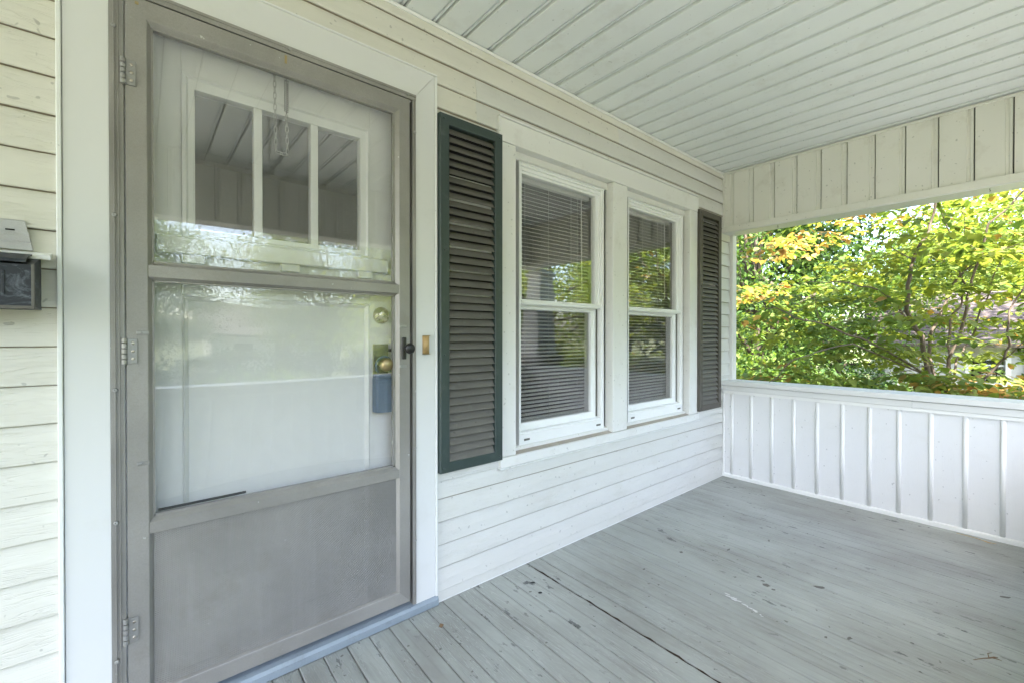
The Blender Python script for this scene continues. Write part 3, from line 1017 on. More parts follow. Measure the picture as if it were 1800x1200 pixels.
for i in range(14):
    put_link(0.0 + 0.004 * (i / 14), 0, 0.272 - i * 0.0196, 0.02, R(90) * (i % 2) + 0.2)
put_link(0.012, 0, 0.0005, R(95), 0.1)
put_link(0.029, 0, 0.0, R(82), R(0))
for i in range(7):
    put_link(0.040 - 0.002 * i / 7, 0, 0.010 + i * 0.0196, -0.03, R(90) * (i % 2) + 0.1)
sp = []
for i in range(0, 15 * 10 + 1):
    a = 2 * math.pi * i / 10
    sp.append((0.038 + 0.0062 * math.cos(a), 0.0062 * math.sin(a), 0.150 + 0.105 * i / 150))
tube('spring', sp, 0.0017, M['steel'], ch, 6)
tube('eye_rod', [(0.038, 0, 0.142), (0.038, 0, 0.290)], 0.0016, M['steel'], ch, 6)
tube('eye_rod', [(0.031, 0, 0.258), (0.045, 0, 0.258)], 0.0018, M['steel'], ch, 6)

# doorbell
bl = thing('doorbell', 'small tan half-round doorbell on the white casing', 'doorbell', (0.918, -0.0125, 1.112))
pr = [(0.0155 * math.cos(math.pi * i / 10), -0.013 * math.sin(math.pi * i / 10)) for i in range(11)]
extrude('cover', pr, 'Z', -0.036, 0.036, M['bell'], bl, True)
box('end_cap', -0.0158, 0.0158, -0.0132, 0, -0.039, -0.0363, M['brass'], bl, 0.001)
box('end_cap', -0.0158, 0.0158, -0.0132, 0, 0.0363, 0.039, M['brass'], bl, 0.001)

# ------------------------------------------------------------------ shutters
def shutter(x0, x1, z0, z1, label, worn):
    t = thing('shutter', label, 'shutter', (x0, 0, z0), group='louvred shutters beside the windows')
    W_, H_ = x1 - x0, z1 - z0
    fm = M['faded'] if worn else M['green']
    fw, tb, bb = 0.0445, 0.045, 0.044
    prof = [(0, 0, 0, 0, -0.002), (0, 0, 0, 0, -0.033), (0.003, 0.003, 0.003, 0.003, -0.036), (fw - 0.002, fw - 0.002, tb - 0.002, bb - 0.002, -0.036), (fw, fw, tb, bb, -0.034), (fw, fw, tb, bb, -0.002)]
    mitre_frame(['rail', 'stile', 'rail', 'stile'], (0, W_, 0, H_), prof, [fm] * 4, t)
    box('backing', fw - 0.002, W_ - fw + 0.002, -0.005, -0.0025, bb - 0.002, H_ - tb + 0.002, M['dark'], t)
    n = 42
    pitch = (H_ - tb - bb) / n
    sm = None
    hw = pitch * 0.70
    for i in range(n):
        if sm is None:
            p_ = [(-0.0075, hw + 0.004), (-0.0105, hw + 0.0075), (-0.0135, hw + 0.005), (-0.0305, 0.003), (-0.0315, 0.0), (-0.0285, 0.0005)]
            s_ = extrude('slat', p_, 'X', fw + 0.0008, W_ - fw - 0.0012, M['louver'], t)
            sm = s_.data
            s_.location = (0, 0, bb + 0.001)
        else:
            s_ = link('slat', sm, None, t, (0, 0, bb + 0.001 + i * pitch))
        s_.rotation_euler = (R(random.uniform(-1.5, 1.5)), R(random.uniform(-0.15, 0.15)), 0)
    sc = None
    for x, zc in ((0.018, 0.022), (W_ - 0.018, 0.022), (0.018, H_ - 0.022), (W_ - 0.018, H_ - 0.022), (0.02, H_ * 0.62), (0.02, H_ * 0.33)):
        if sc is None:
            sc = lathe('screw', [(0.0055, 0), (0.005, 0.002), (0.002, 0.003)], 10, M['green'] if not worn else M['black'], t, (x, -0.0362, zc)).data
        else:
            link('screw', sc, None, t, (x, -0.0362, zc))
    return t


shutter(0.976, 1.315, 0.563, 2.096, 'dark green framed louvred shutter between the door and the window', False)
shutter(3.222, 3.572, 0.580, 2.100, 'faded grey-brown louvred shutter in the porch corner', True)

# ------------------------------------------------------------------ paired windows
wc = thing('window_casing', 'white casing boards, mullion and sill around the paired windows', 'window casing', kind='thing')
box('header', 1.317, 3.222, -0.016, 0.05, 2.078, 2.190, M['wtrim'], wc, 0.002)
box('header_cap', 1.309, 3.232, -0.022, 0.0, 2.1915, 2.201, M['jchan'], wc, 0.002)
box('channel_strip', 1.3085, 1.316, -0.019, 0.012, 2.08, 2.190, M['jchan'], wc, 0.001)
box('channel_strip', 3.2235, 3.232, -0.019, 0.012, 0.57, 2.190, M['jchan'], wc, 0.001)
box('side_casing', 1.317, 1.417, -0.0145, 0.05, 0.5675, 2.0765, M['wtrim'], wc, 0.003)
box('side_casing', 3.110, 3.222, -0.0145, 0.05, 0.5675, 2.0765, M['wtrim'], wc, 0.003)
box('mullion', 2.188, 2.334, -0.0150, 0.05, 0.5675, 2.0765, M['wtrim'], wc, 0.004)
box('sill_face', 1.314, 3.238, -0.022, 0.012, 0.518, 0.566, M['wtrim'], wc, 0.002)
box('sill_lip', 1.311, 3.240, -0.026, 0.0, 0.511, 0.517, M['jchan'], wc, 0.001)
for xa, xb in ((1.4172, 2.1878), (2.3342, 3.1098)):
    extrude('sill', [(-0.012, 0.5662), (-0.012, 0.5672), (0.020, 0.575), (0.020, 0.5662)], 'X', xa, xb, M['dirty'], wc)
    extrude('sill_step', [(0.0203, 0.5664), (0.0203, 0.588), (0.034, 0.594), (0.09, 0.60), (0.09, 0.5664)], 'X', xa, xb, M['wtrim'], wc)
    extrude('blind_stop', [(0.0505, 2.037), (0.030, 2.037), (0.030, 2.077), (0.0505, 2.077)], 'X', xa, xb, M['wtrim'], wc)


def window(x0, x1, label, z0=0.594, z1=2.040):
    t = thing('window', label, 'window', (x0, 0.0, z0), group='paired double-hung windows', kind='thing')
    W_, H_ = x1 - x0, z1 - z0
    zm = 1.320 - z0
    # outer vinyl frame, stepped
    mitre_frame(['frame'] * 4, (0, W_, 0, H_), [(0, 0, 0, 0, 0.10), (0, 0, 0, 0, 0.030), (0.010, 0.010, 0.010, 0.052, 0.030), (0.012, 0.012, 0.012, 0.054, 0.037), (0.018, 0.018, 0.022, 0.060, 0.037), (0.020, 0.020, 0.024, 0.062, 0.045), (0.020, 0.020, 0.024, 0.062, 0.10)], [M['vinylwin']] * 4, t)
    # upper sash
    us = mitre_frame(['upper_sash'] * 4, (0.0205, W_ - 0.0205, zm - 0.006, H_ - 0.0245), [(0, 0, 0, 0, 0.085), (0, 0, 0, 0, 0.044), (0.009, 0.009, 0.016, 0.016, 0.044), (0.011, 0.011, 0.018, 0.018, 0.050), (0.013, 0.034, 0.030, 0.024, 0.052), (0.015, 0.036, 0.032, 0.026, 0.066), (0.015, 0.036, 0.032, 0.026, 0.085)], [M['vinylwin']] * 4, t)
    box('meeting_rail', 0.0202, W_ - 0.0202, 0.034, 0.0435, zm - 0.010, zm + 0.012, M['vinylwin'], t, 0.002)
    pane('pane', 0.030, W_ - 0.050, zm + 0.012, H_ - 0.050, 0.066, 0.0002, M['glass'], t, 0.003, 4)
    # lower sash sits deeper
    mitre_frame(['lower_sash'] * 4, (0.0205, W_ - 0.0205, 0.0625, zm - 0.0065), [(0, 0, 0, 0, 0.12), (0, 0, 0, 0, 0.066), (0.006, 0.030, 0.012, 0.012, 0.066), (0.008, 0.032, 0.014, 0.026, 0.070), (0.014, 0.052, 0.026, 0.036, 0.072), (0.015, 0.054, 0.028, 0.038, 0.086), (0.015, 0.054, 0.028, 0.038, 0.12)], [M['vinylwin']] * 4, t)
    pane('pane', 0.034, W_ - 0.072, 0.098, zm - 0.030, 0.0865, 0.0003, M['screen_glass'], t, 0.003, 4)
    box('track_strip', W_ - 0.0345, W_ - 0.0215, 0.0635, 0.0655, 0.068, zm - 0.012, M['louver'], t)
    for u in (0.052, W_ - 0.052):
        box('weep_slot', u - 0.020, u + 0.020, 0.0275, 0.0297, 0.018, 0.029, M['louver'], t, 0.001)
    # blind behind the glass
    b = thing('window_blind', ('white slatted blind behind the window nearer the door' if x0 < 2 else 'white slatted blind behind the window nearer the porch corner'), 'blind', (x0, 0.135, z0), group='slatted blinds behind the windows')
    box('headrail', 0.03, W_ - 0.03, -0.014, 0.014, H_ - 0.062, H_ - 0.030, M['blind'], b, 0.002)
    n = int((H_ - 0.15) / 0.0212)
    sm = None
    for i in range(n):
        zc = 0.085 + i * 0.0212
        if sm is None:
            a_ = R(20)
            p_ = []
            for q in range(7):
                s = -1 + q / 3
                yy, zz_ = 0.0125 * s, 0.0022 * (1 - s * s)
                p_.append((yy * math.cos(a_) - zz_ * math.sin(a_), yy * math.sin(a_) + zz_ * math.cos(a_)))
            p_ += [(y - 0.0002, z_ - 0.0006) for y, z_ in p_[::-1]]
            s_ = extrude('slat', p_, 'X', 0.032, W_ - 0.034, M['blind'], b, False)
            sm = s_.data
            s_.location = (0, 0, zc)
        else:
            s_ = link('slat', sm, None, b, (0, 0, zc))
        s_.rotation_euler = (R(random.uniform(-3, 3)), R(random.uniform(-0.12, 0.12)), 0)
    box('bottom_rail', 0.032, W_ - 0.034, -0.012, 0.012, 0.060, 0.073, M['blind'], b, 0.002)
    for u in (0.12, 0.30, W_ - 0.14):
        tube('ladder_cord', [(u, -0.0142, 0.06), (u, -0.0142, H_ - 0.06)], 0.0009, M['blind'], b, 5)
    tube('tilt_wand', [(W_ - 0.11, -0.019, H_ - 0.06), (W_ - 0.105, -0.020, H_ - 0.62)], 0.0032, M['vinylwin'], b, 8)
    tube('pull_cord', [(W_ - 0.20, -0.018, H_ - 0.06), (W_ - 0.198, -0.018, H_ - 0.80)], 0.0011, M['blind'], b, 5)
    return t


window(1.475, 2.158, 'white vinyl double-hung window nearer the door')
window(2.404, 3.087, 'white vinyl double-hung window nearer the porch corner')

# ------------------------------------------------------------------ mailbox left of the door
mb = thing('mailbox', 'worn black metal wall mailbox beside the door casing', 'mailbox', (-0.192, -0.002, 1.215))
W_ = 0.36
extrude('body', [(-0.001, 0.0), (-0.108, 0.004), (-0.108, 0.104), (-0.001, 0.135)], 'X', -W_, 0.0, M['mail'], mb)
box('front_rib', -0.052, -0.046, -0.1105, -0.1078, 0.030, 0.088, M['mail'], mb, 0.001)
for (xa, xb, za, zb) in ((-W_, 0.0015, -0.002, 0.0055), (-0.004, 0.0015, 0.0057, 0.106)):
    box('edge_strip', xa, xb, -0.1112, -0.1072, za, zb, M['louver'], mb, 0.0008)
extrude('lid', [(-0.0005, 0.143), (-0.060, 0.134), (-0.116, 0.116), (-0.118, 0.108), (-0.114, 0.112), (-0.0605, 0.129), (-0.0005, 0.138)], 'X', -W_ - 0.004, -0.012, M['mail'], mb)
ms = thing('mounting_strip', 'pale metal mounting strip bent above the mailbox', 'strip', (-0.192, -0.003, 1.352))
extrude('flange', [(0.0, 0.0), (-0.030, -0.004), (-0.034, -0.010), (-0.030, 0.002), (0.0, 0.012)], 'X', -0.36, 0.020, M['jchan'], ms)
ups = [(0.000, 0.0135), (-0.012, 0.0135), (-0.014, 0.030), (-0.010, 0.034), (-0.012, 0.048), (-0.008, 0.056), (-0.009, 0.085), (0.000, 0.090)]
extrude('backplate', ups, 'X', -0.36, [-0.013, -0.013, -0.016, -0.017, -0.019, -0.021, -0.027, -0.028], M['alu_pale'], ms)
box('slot', -0.060, -0.044, -0.0105, -0.0080, 0.060, 0.0635, M['dark'], ms, 0.0005)

# ------------------------------------------------------------------ debris and paint marks on the porch floor
tw = thing('twig', 'small curled brown twig lying on the floor boards', 'twig', (2.30, -1.56, 0.004))
tube('stem', [(-0.05, 0.035, 0.002), (-0.02, 0.012, 0.006), (0.0, 0.0, 0.004), (0.012, -0.012, 0.008), (0.03, -0.02, 0.003)], [0.001, 0.0015, 0.002, 0.0022, 0.001], M['twig'], tw, 6)
tube('side_shoot', [(0.0, 0.0, 0.004), (0.018, 0.004, 0.010), (0.026, -0.006, 0.014)], [0.0016, 0.0014, 0.0008], M['twig'], tw, 6)
tube('side_shoot', [(0.008, -0.006, 0.005), (0.004, -0.022, 0.010), (0.010, -0.030, 0.006)], [0.0016, 0.0014, 0.0008], M['twig'], tw, 6)
t2 = thing('twig', 'straw-coloured dry stalk lying against the end half wall', 'twig', (3.60, -1.47, 0.004))
tube('stem', [(0.02, 0.10, 0.004), (0.005, 0.03, 0.007), (-0.008, -0.03, 0.004), (-0.02, -0.06, 0.009)], [0.0014, 0.0018, 0.0020, 0.0010], M['bell'], t2, 6)
tube('side_shoot', [(0.0, 0.0, 0.006), (-0.022, -0.012, 0.010), (-0.03, -0.04, 0.004)], [0.0014, 0.0012, 0.0008], M['bell'], t2, 6)


def flake(name, cx, cy, rx, ry, mat, rot, parent, n=11, z=0.0013, seed=0):
    rr = random.Random(seed)
    pts = []
    for i in range(n):
        a = 2 * math.pi * i / n
        q = rr.uniform(0.55, 1.0)
        x, y = rx * q * math.cos(a), ry * q * math.sin(a)
        pts.append((cx + x * math.cos(rot) - y * math.sin(rot), cy + x * math.sin(rot) + y * math.cos(rot)))
    return extrude(name, pts, 'Z', 0.0002, z, mat, parent)


for i in range(17):
    u_ = random.betavariate(1.6, 1.6)
    x = 2.003 - 0.048 * u_ + random.gauss(0, 0.0035)
    y = -0.745 - 0.20 * u_ + random.gauss(0, 0.004)
    k_ = math.sin(math.pi * u_)
    flake('paint_smear', x, y, random.uniform(0.0012, 0.0022 + 0.004 * k_), random.uniform(0.004, 0.006 + 0.020 * k_), M['white_smear'], R(13 + random.uniform(-9, 9)), fl, seed=i, z=0.0011 + 0.00002 * i)
for i, (x, y, rx, ry) in enumerate(((2.26, -0.815, 0.008, 0.014), (2.235, -0.84, 0.006, 0.010), (2.21, -0.865, 0.016, 0.022), (2.195, -0.90, 0.008, 0.012), (2.375, -1.03, 0.015, 0.030), (2.91, -1.58, 0.012, 0.030), (1.40, -0.155, 0.009, 0.016), (1.37, -0.235, 0.010, 0.014), (1.34, -0.20, 0.005, 0.008), (2.06, -1.21, 0.009, 0.016), (2.0, -1.15, 0.006, 0.009), (2.42, -0.60, 0.006, 0.02), (2.2, -0.45, 0.010, 0.012), (1.9, -0.42, 0.006, 0.010), (2.7, -0.7, 0.006, 0.012))):
    flake('bare_patch', x, y, rx, ry, M['rub'] if i in (6, 7) else M['louver'], R(8 * i), fl, seed=40 + i, z=0.0011)
dl = thing('dead_leaf', 'tiny crumpled brown leaf on the boards near the threshold', 'leaf', (0.905, -0.16, 0.003))
link('blade', mesh('blade', [(0, 0, 0), (0.012, 0.004, 0.006), (0.016, 0.016, 0.001), (0.004, 0.018, 0.008), (-0.008, 0.010, 0.003)], [(0, 1, 3), (1, 2, 3), (0, 3, 4)]), M['twig'], dl)


# ------------------------------------------------------------------ planting
def leaf_shape(n=4, wid=0.62, droop=0.18, fold=0.12):
    """ovate leaf along +X, length 1: returns verts, quads (two strips either side of the midrib)"""
    v, f = [], []
    for i in range(n + 1):
        u = i / n
        wd = wid * 0.5 * (math.sin(math.pi * min(1, u ** 0.8)) ** 0.8) * (1 - 0.15 * u)
        zc = -droop * u * u
        v += [(u, -wd, zc + fold * wd * 1.4), (u, 0, zc), (u, wd, zc + fold * wd * 1.4)]
    for i in range(n):
        a = 3 * i
        f += [(a, a + 3, a + 4, a + 1), (a + 1, a + 4, a + 5, a + 2)]
    return np.array(v), f


def leaf_cloud(name, mats44, cols, shape, material, parent=None, kind=None):
    """one mesh from many leaf matrices (N,3,4)"""
    V, F = shape
    n, k = len(mats44), len(V)
    A = np.einsum('nij,kj->nki', mats44[:, :, :3], V) + mats44[:, None, :, 3]
    verts = A.reshape(-1, 3)
    F = np.array(F)
    faces = (F[None] + (np.arange(n) * k)[:, None, None]).reshape(-1, F.shape[1])
    me = bpy.data.meshes.new(name)
    me.vertices.add(len(verts))
    me.vertices.foreach_set('co', verts.ravel())
    nl = faces.size
    me.loops.add(nl)
    me.loops.foreach_set('vertex_index', faces.ravel())
    me.polygons.add(len(faces))
    me.polygons.foreach_set('loop_start', np.arange(0, nl, F.shape[1]))
    me.polygons.foreach_set('loop_total', np.full(len(faces), F.shape[1]))
    me.polygons.foreach_set('use_smooth', np.ones(len(faces), bool))
    me.update(calc_edges=True)
    ca = me.color_attributes.new('col', 'FLOAT_COLOR', 'POINT')
    c4 = np.ones((n, k, 4))
    c4[:, :, :3] = cols[:, None, :]
    ca.data.foreach_set('color', c4.ravel())
    o_ = link(name, me, material, parent)
    if kind:
        o_['kind'] = kind
    return o_


def leaf_mats(P, size, tilt, yaw=None, roll=0.5, jit=0.35):
    """random leaf frames: mostly flat, tip drooping by tilt"""
    n = len(P)
    yaw = rng.uniform(0, 2 * np.pi, n) if yaw is None else yaw
    pt = tilt + rng.normal(0, jit, n)
    rl = rng.normal(0, roll, n)
    cx_, sx_ = np.cos(yaw), np.sin(yaw)
    X = np.stack([cx_ * np.cos(pt), sx_ * np.cos(pt), -np.sin(pt)], 1)
    Y = np.stack([-sx_, cx_, np.zeros(n)], 1)
    Z = np.cross(X, Y)
    Y2 = Y * np.cos(rl)[:, None] + Z * np.sin(rl)[:, None]
    Z2 = np.cross(X, Y2)
    m = np.zeros((n, 3, 4))
    m[:, :, 0], m[:, :, 1], m[:, :, 2] = X * size[:, None], Y2 * size[:, None], Z2 * size[:, None]
    m[:, :, 3] = P
    return m


BIG = leaf_shape(4, 0.60, 0.16, 0.16)
SMALL = leaf_shape(2, 0.55, 0.15, 0.2)
DIAMOND = (np.array([(0, 0, 0), (0.5, -0.3, 0.04), (1, 0, -0.08), (0.5, 0.3, 0.04)]), [(0, 1, 2, 3)])

DS = 0.74
# ---- dogwood just outside the end of the porch
dw = thing('dogwood_tree', 'many-stemmed dogwood with yellow-green and orange-tinted leaves outside the porch end', 'tree', tuple(at(1650, 700, 5.2 * DS) * np.array([1, 1, 0]) + np.array([0, 0, GZ])))
base = np.array(dw.location)


def stem(pts, depths, r0, r1, mat='bark_pale'):
    P = [at(px, py, d * DS) - base for (px, py), d in zip(pts, depths)]
    # subdivide with slight wobble
    Q = []
    for a_, b_ in zip(P[:-1], P[1:]):
        for s in (0, 1 / 3, 2 / 3):
            q = a_ + (b_ - a_) * s
            Q.append(q + (rng.normal(0, 0.008, 3) if s else 0))
    Q.append(P[-1])
    n = len(Q)
    v, f = tube_data(Q, [r0 + (r1 - r0) * i / (n - 1) for i in range(n)], 8)
    return v, f


ground_pt = tuple(to_px(base)[:2])
STEMS = [
    ([ground_pt, (1655, 740), (1632, 660), (1621, 592), (1593, 545), (1595, 503), (1606, 457), (1618, 429), (1635, 394), (1651, 340), (1680, 270)], [5.2, 5.2, 5.1, 5.0, 4.9, 4.8, 4.8, 4.7, 4.7, 4.6, 4.6], 0.060, 0.012),
    ([(1621, 592), (1585, 550), (1569, 527), (1530, 505), (1470, 495), (1400, 500)], [5.0, 4.9, 4.8, 4.7, 4.6, 4.5], 0.028, 0.005),
    ([(1640, 700), (1635, 590), (1653, 552), (1670, 517), (1684, 489), (1715, 455), (1745, 400)], [5.1, 5.2, 5.2, 5.2, 5.1, 5.0, 4.9], 0.040, 0.010),
    ([(1660, 720), (1668, 636), (1669, 594), (1670, 559), (1691, 531), (1698, 503), (1680, 455), (1665, 400), (1640, 330)], [5.2, 5.4, 5.4, 5.4, 5.4, 5.3, 5.2, 5.1, 5.0], 0.034, 0.008),
    ([(1660, 720), (1667, 632), (1691, 576), (1700, 524), (1707, 496), (1726, 450), (1737, 394), (1775, 363), (1830, 300)], [5.2, 5.0, 4.9, 4.8, 4.8, 4.7, 4.6, 4.5, 4.4], 0.034, 0.012),
    ([(1665, 720), (1681, 632), (1705, 597), (1723, 545), (1744, 506), (1751, 475), (1790, 400)], [5.2, 5.3, 5.3, 5.2, 5.2, 5.1, 5.0], 0.026, 0.007),
    ([(1680, 740), (1730, 664), (1758, 636), (1775, 608), (1772, 576), (1781, 534), (1800, 505), (1850, 470)], [5.2, 4.7, 4.6, 4.5, 4.4, 4.4, 4.3, 4.2], 0.028, 0.008),
    ([(1632, 660), (1513, 594), (1446, 569), (1397, 559), (1362, 541), (1320, 530)], [5.1, 4.7, 4.6, 4.5, 4.4, 4.4], 0.024, 0.005),
    ([(1632, 660), (1499, 604), (1436, 618), (1394, 632), (1352, 671)], [5.1, 4.6, 4.4, 4.3, 4.2], 0.018, 0.004),
    ([(1446, 569), (1437, 550), (1432, 520)], [4.6, 4.55, 4.5], 0.010, 0.003),
    ([(1593, 545), (1540, 560), (1480, 540)], [4.9, 4.7, 4.6], 0.012, 0.003),
    ([(1684, 489), (1710, 470), (1760, 440), (1810, 420)], [5.1, 4.9, 4.7, 4.5], 0.012, 0.004),
    ([(1606, 457), (1560, 430), (1500, 420), (1450, 440)], [4.8, 4.7, 4.6, 4.5], 0.013, 0.004),
    ([(1635, 394), (1590, 370), (1540, 375)], [4.7, 4.6, 4.5], 0.010, 0.003),
    ([(1758, 636), (1800, 600), (1850, 560)], [4.6, 4.3, 4.1], 0.012, 0.004),
    ([(1705, 597), (1750, 580), (1810, 548)], [5.3, 5.0, 4.8], 0.009, 0.003),
    ([(1726, 450), (1700, 420), (1690, 370)], [4.7, 4.7, 4.7], 0.010, 0.003),
    ([(1668, 636), (1650, 640), (1600, 650), (1530, 665)], [5.4, 5.0, 4.6, 4.3], 0.012, 0.004),
]
tr = None
for i, (pts, dep, r0, r1) in enumerate(STEMS):
    v, f = stem(pts, dep, r0 * 0.37, r1 * 0.5)
    nm = 'trunk' if i == 0 else 'branch'
    link(nm, mesh(nm, v, f, True), M['bark_pale'], dw)


def shoulder(px):      # upper-left edge of the dogwood crown in the photograph
    return 515 - (px - 1290) * 0.80 if px < 1480 else max(300, 363 - (px - 1480) * 1.2)


LP, LS, LT, LY, LC = [], [], [], [], []
layers, tries = 430, 0
while layers > 0 and tries < 20000:
    tries += 1
    px, py = rng.uniform(1260, 2150), rng.uniform(180, 800)
    if py < shoulder(px) - 5:
        continue
    if ((px - 1515) / 50) ** 2 + ((py - 408) / 40) ** 2 < 1 and rng.random() < 0.92:
        continue
    if 1640 < px < 1830 and 520 < py < 668 and rng.random() < 0.50:
        continue
    if px < 1420 and 545 < py < 640 and rng.random() < 0.35:
        continue
    if px > 1820 and rng.random() < 0.5:
        continue
    d = (rng.uniform(3.2, 3.7) if rng.random() < 0.22 else rng.uniform(3.7, 5.4))
    if 1695 < px < 1775 and 600 < py < 668:
        continue
    if py > 655 and px > 1560:
        d = rng.uniform(2.9, 3.6)
    c0 = at(px, py, d)
    if c0[0] < 4.35 or c0[2] < -0.5:
        continue
    layers -= 1
    edge = (py - shoulder(px)) / 120.0
    po = 0.62 * max(0.0, 1 - edge) if px < 1590 else 0.03
    if 1690 < px < 1800 and py > 662:
        po = 0.55
    if 1290 < px < 1400 and 610 < py < 680:
        po = 0.22
    ltilt = rng.uniform(-0.02, 0.42)
    for sp_ in range(int(rng.integers(3, 6))):
        nlf = int(rng.integers(8, 16))
        c = c0 + np.array([rng.normal(0, 0.20), rng.normal(0, 0.20), rng.normal(0, 0.030)])
        if c[0] < 4.25:
            continue
        ang = rng.uniform(0, 2 * np.pi)
        dirv = np.array([math.cos(ang), math.sin(ang), rng.normal(-0.02, 0.10)])
        ts = rng.uniform(-0.16, 0.20, nlf)
        side = rng.normal(0, 0.06, nlf)
        P = c + ts[:, None] * dirv + side[:, None] * np.array([-dirv[1], dirv[0], 0]) + rng.normal(0, 0.012, (nlf, 3))
        r = rng.random()
        if r < 0.42:
            b3 = np.array([0.190, 0.235, 0.058])
        elif r < 0.82:
            b3 = np.array([0.138, 0.200, 0.052])
        else:
            b3 = np.array([0.095, 0.155, 0.045])
        b3 = b3 * rng.uniform(0.98, 1.34)
        blush = rng.random() < po * 1.5
        for j in range(nlf):
            if (blush and rng.random() < 0.55) or rng.random() < po * 0.25:
                c3 = np.array([0.40, 0.225, 0.10]) * rng.uniform(0.8, 1.2) + np.array([0, rng.uniform(0, 0.06), 0])
            else:
                c3 = b3 * rng.uniform(0.88, 1.12)
            LC.append(np.clip(c3, 0.01, 0.6))
        LP.append(P)
        LS.append(rng.uniform(0.058, 0.100, nlf))
        LT.append(np.full(nlf, ltilt + rng.normal(0, 0.06)))
        LY.append(ang + np.where(side > 0, 0.9, -0.9) + rng.normal(0, 0.4, nlf))
LP, LS, LT, LY, LC = np.concatenate(LP), np.concatenate(LS), np.concatenate(LT), np.concatenate(LY), np.array(LC)
LM44 = leaf_mats(LP, LS, LT, LY, 0.26, 0.20)
# the 300 leaves that show largest are leaves of their own, the rest is one foliage mass
q = np.array([to_px(p) for p in LP])
inview = (q[:, 0] > 1300) & (q[:, 0] < 1795) & (q[:, 1] > 345) & (q[:, 1] < 690)
score = np.where(inview, LS / q[:, 2], 0)
order = np.argsort(-score)
big, rest = order[:300], order[300:]
Rm = LM44[rest].copy()
Rm[:, :, 3] -= base
leaf_cloud('foliage', Rm, LC[rest], BIG, M['leaf'], dw, 'stuff')
lme = []
for variant in range(3):
    Vv, Ff = leaf_shape(4, 0.56 + 0.05 * variant, 0.12 + 0.08 * variant, 0.1 + 0.06 * variant)
    m_ = bpy.data.meshes.new('leaf')
    m_.from_pydata([tuple(x) for x in Vv], [], Ff)
    m_.polygons.foreach_set('use_smooth', [True] * len(m_.polygons))
    ca = m_.color_attributes.new('col', 'FLOAT_COLOR', 'POINT')
    ca.data.foreach_set('color', [0.0] * (4 * len(m_.vertices)))
    m_.update()
    m_.materials.append(M['leaf'])
    lme.append(m_)
for n_, i in enumerate(big):
    o_ = bpy.data.objects.new('leaf', lme[n_ % 3])
    COL.objects.link(o_)
    o_.parent = dw
    mm = np.eye(4)
    mm[:3, :] = LM44[i]
    mm[:3, 3] -= base
    o_.matrix_local = Matrix(mm.tolist())
    o_.color = (*LC[i], 1)


# ---- other trees and shrubs
def tree(name, label, cat, pos, height, crown_c, crown_r, nclump, perclump, size, pal, trunk_r=0.16, spread=0.55, group=None, low=False, shape=SMALL, tilt=0.5):
    t = thing(name, label, cat, pos, group=group)
    cc, cr = np.array(crown_c, float), np.array(crown_r, float)
    # clump centres fill the ellipsoid, denser outside
    u = rng.normal(size=(nclump, 3))
    u /= np.linalg.norm(u, axis=1)[:, None]
    rad = rng.uniform(0.35, 1.0, nclump) ** 0.5
    C = cc + u * rad[:, None] * cr * rng.uniform(0.85, 1.12, (nclump, 1))
    if low:
        C[:, 2] = np.abs(C[:, 2] - 0.05) + 0.05
    limbs_v, limbs_f = [], []
    top = np.array([0, 0, min(height * 0.85, cc[2])])
    n0 = 6
    pts = [np.array([0, 0, -0.1])] + [top * (i / n0) + rng.normal(0, 0.05 * height / 6, 3) * np.array([1, 1, 0]) for i in range(1, n0 + 1)]
    tube('trunk', pts, [trunk_r * (1.25 if i == 0 else 1 - 0.75 * i / n0) for i in range(n0 + 1)], M['hedge_bark'], t, 8)
    for i in rng.choice(nclump, min(nclump, 16), replace=False):
        s = rng.uniform(0.35, 0.9)
        a_ = top * s
        b_ = C[i]
        mid = (a_ + b_) / 2 + np.array([0, 0, 0.12 * np.linalg.norm(b_ - a_)])
        tube('limb', [a_, mid, b_], [trunk_r * 0.36, trunk_r * 0.22, trunk_r * 0.07], M['hedge_bark'], t, 6)
    k = nclump * perclump
    idx = np.repeat(np.arange(nclump), perclump)
    P = C[idx] + rng.normal(0, 1, (k, 3)) * np.array([spread, spread, spread * 0.55])
    if low:
        P[:, 2] = np.abs(P[:, 2])
    sz = rng.uniform(0.7, 1.3, k) * size
    pal = np.array(pal)
    pick = rng.integers(0, len(pal), nclump)[idx]
    swap = rng.random(k) < 0.35
    pick[swap] = rng.integers(0, len(pal), swap.sum())
    cols = pal[pick] * rng.uniform(0.75, 1.25, (k, 1))
    mts = leaf_mats(P, sz, np.full(k, tilt), None, 0.6)
    leaf_cloud('crown', mts, cols, shape, M['leaf'], t, 'stuff')
    return t


GREEN = [(0.07, 0.135, 0.03), (0.11, 0.19, 0.04), (0.05, 0.10, 0.028), (0.15, 0.22, 0.05)]
YG = [(0.13, 0.19, 0.035), (0.19, 0.23, 0.045), (0.09, 0.15, 0.03)]
SUNLIT = [(0.20, 0.29, 0.06), (0.15, 0.23, 0.05), (0.26, 0.31, 0.07)]  # lifted greens: sunlight put into the leaf colour of the mirrored maples
DEEP = [(0.03, 0.07, 0.022), (0.05, 0.095, 0.025), (0.025, 0.055, 0.018)]


def gpos(px, depth):
    p = at(px, 600, depth)
    return (p[0], p[1], GZ)


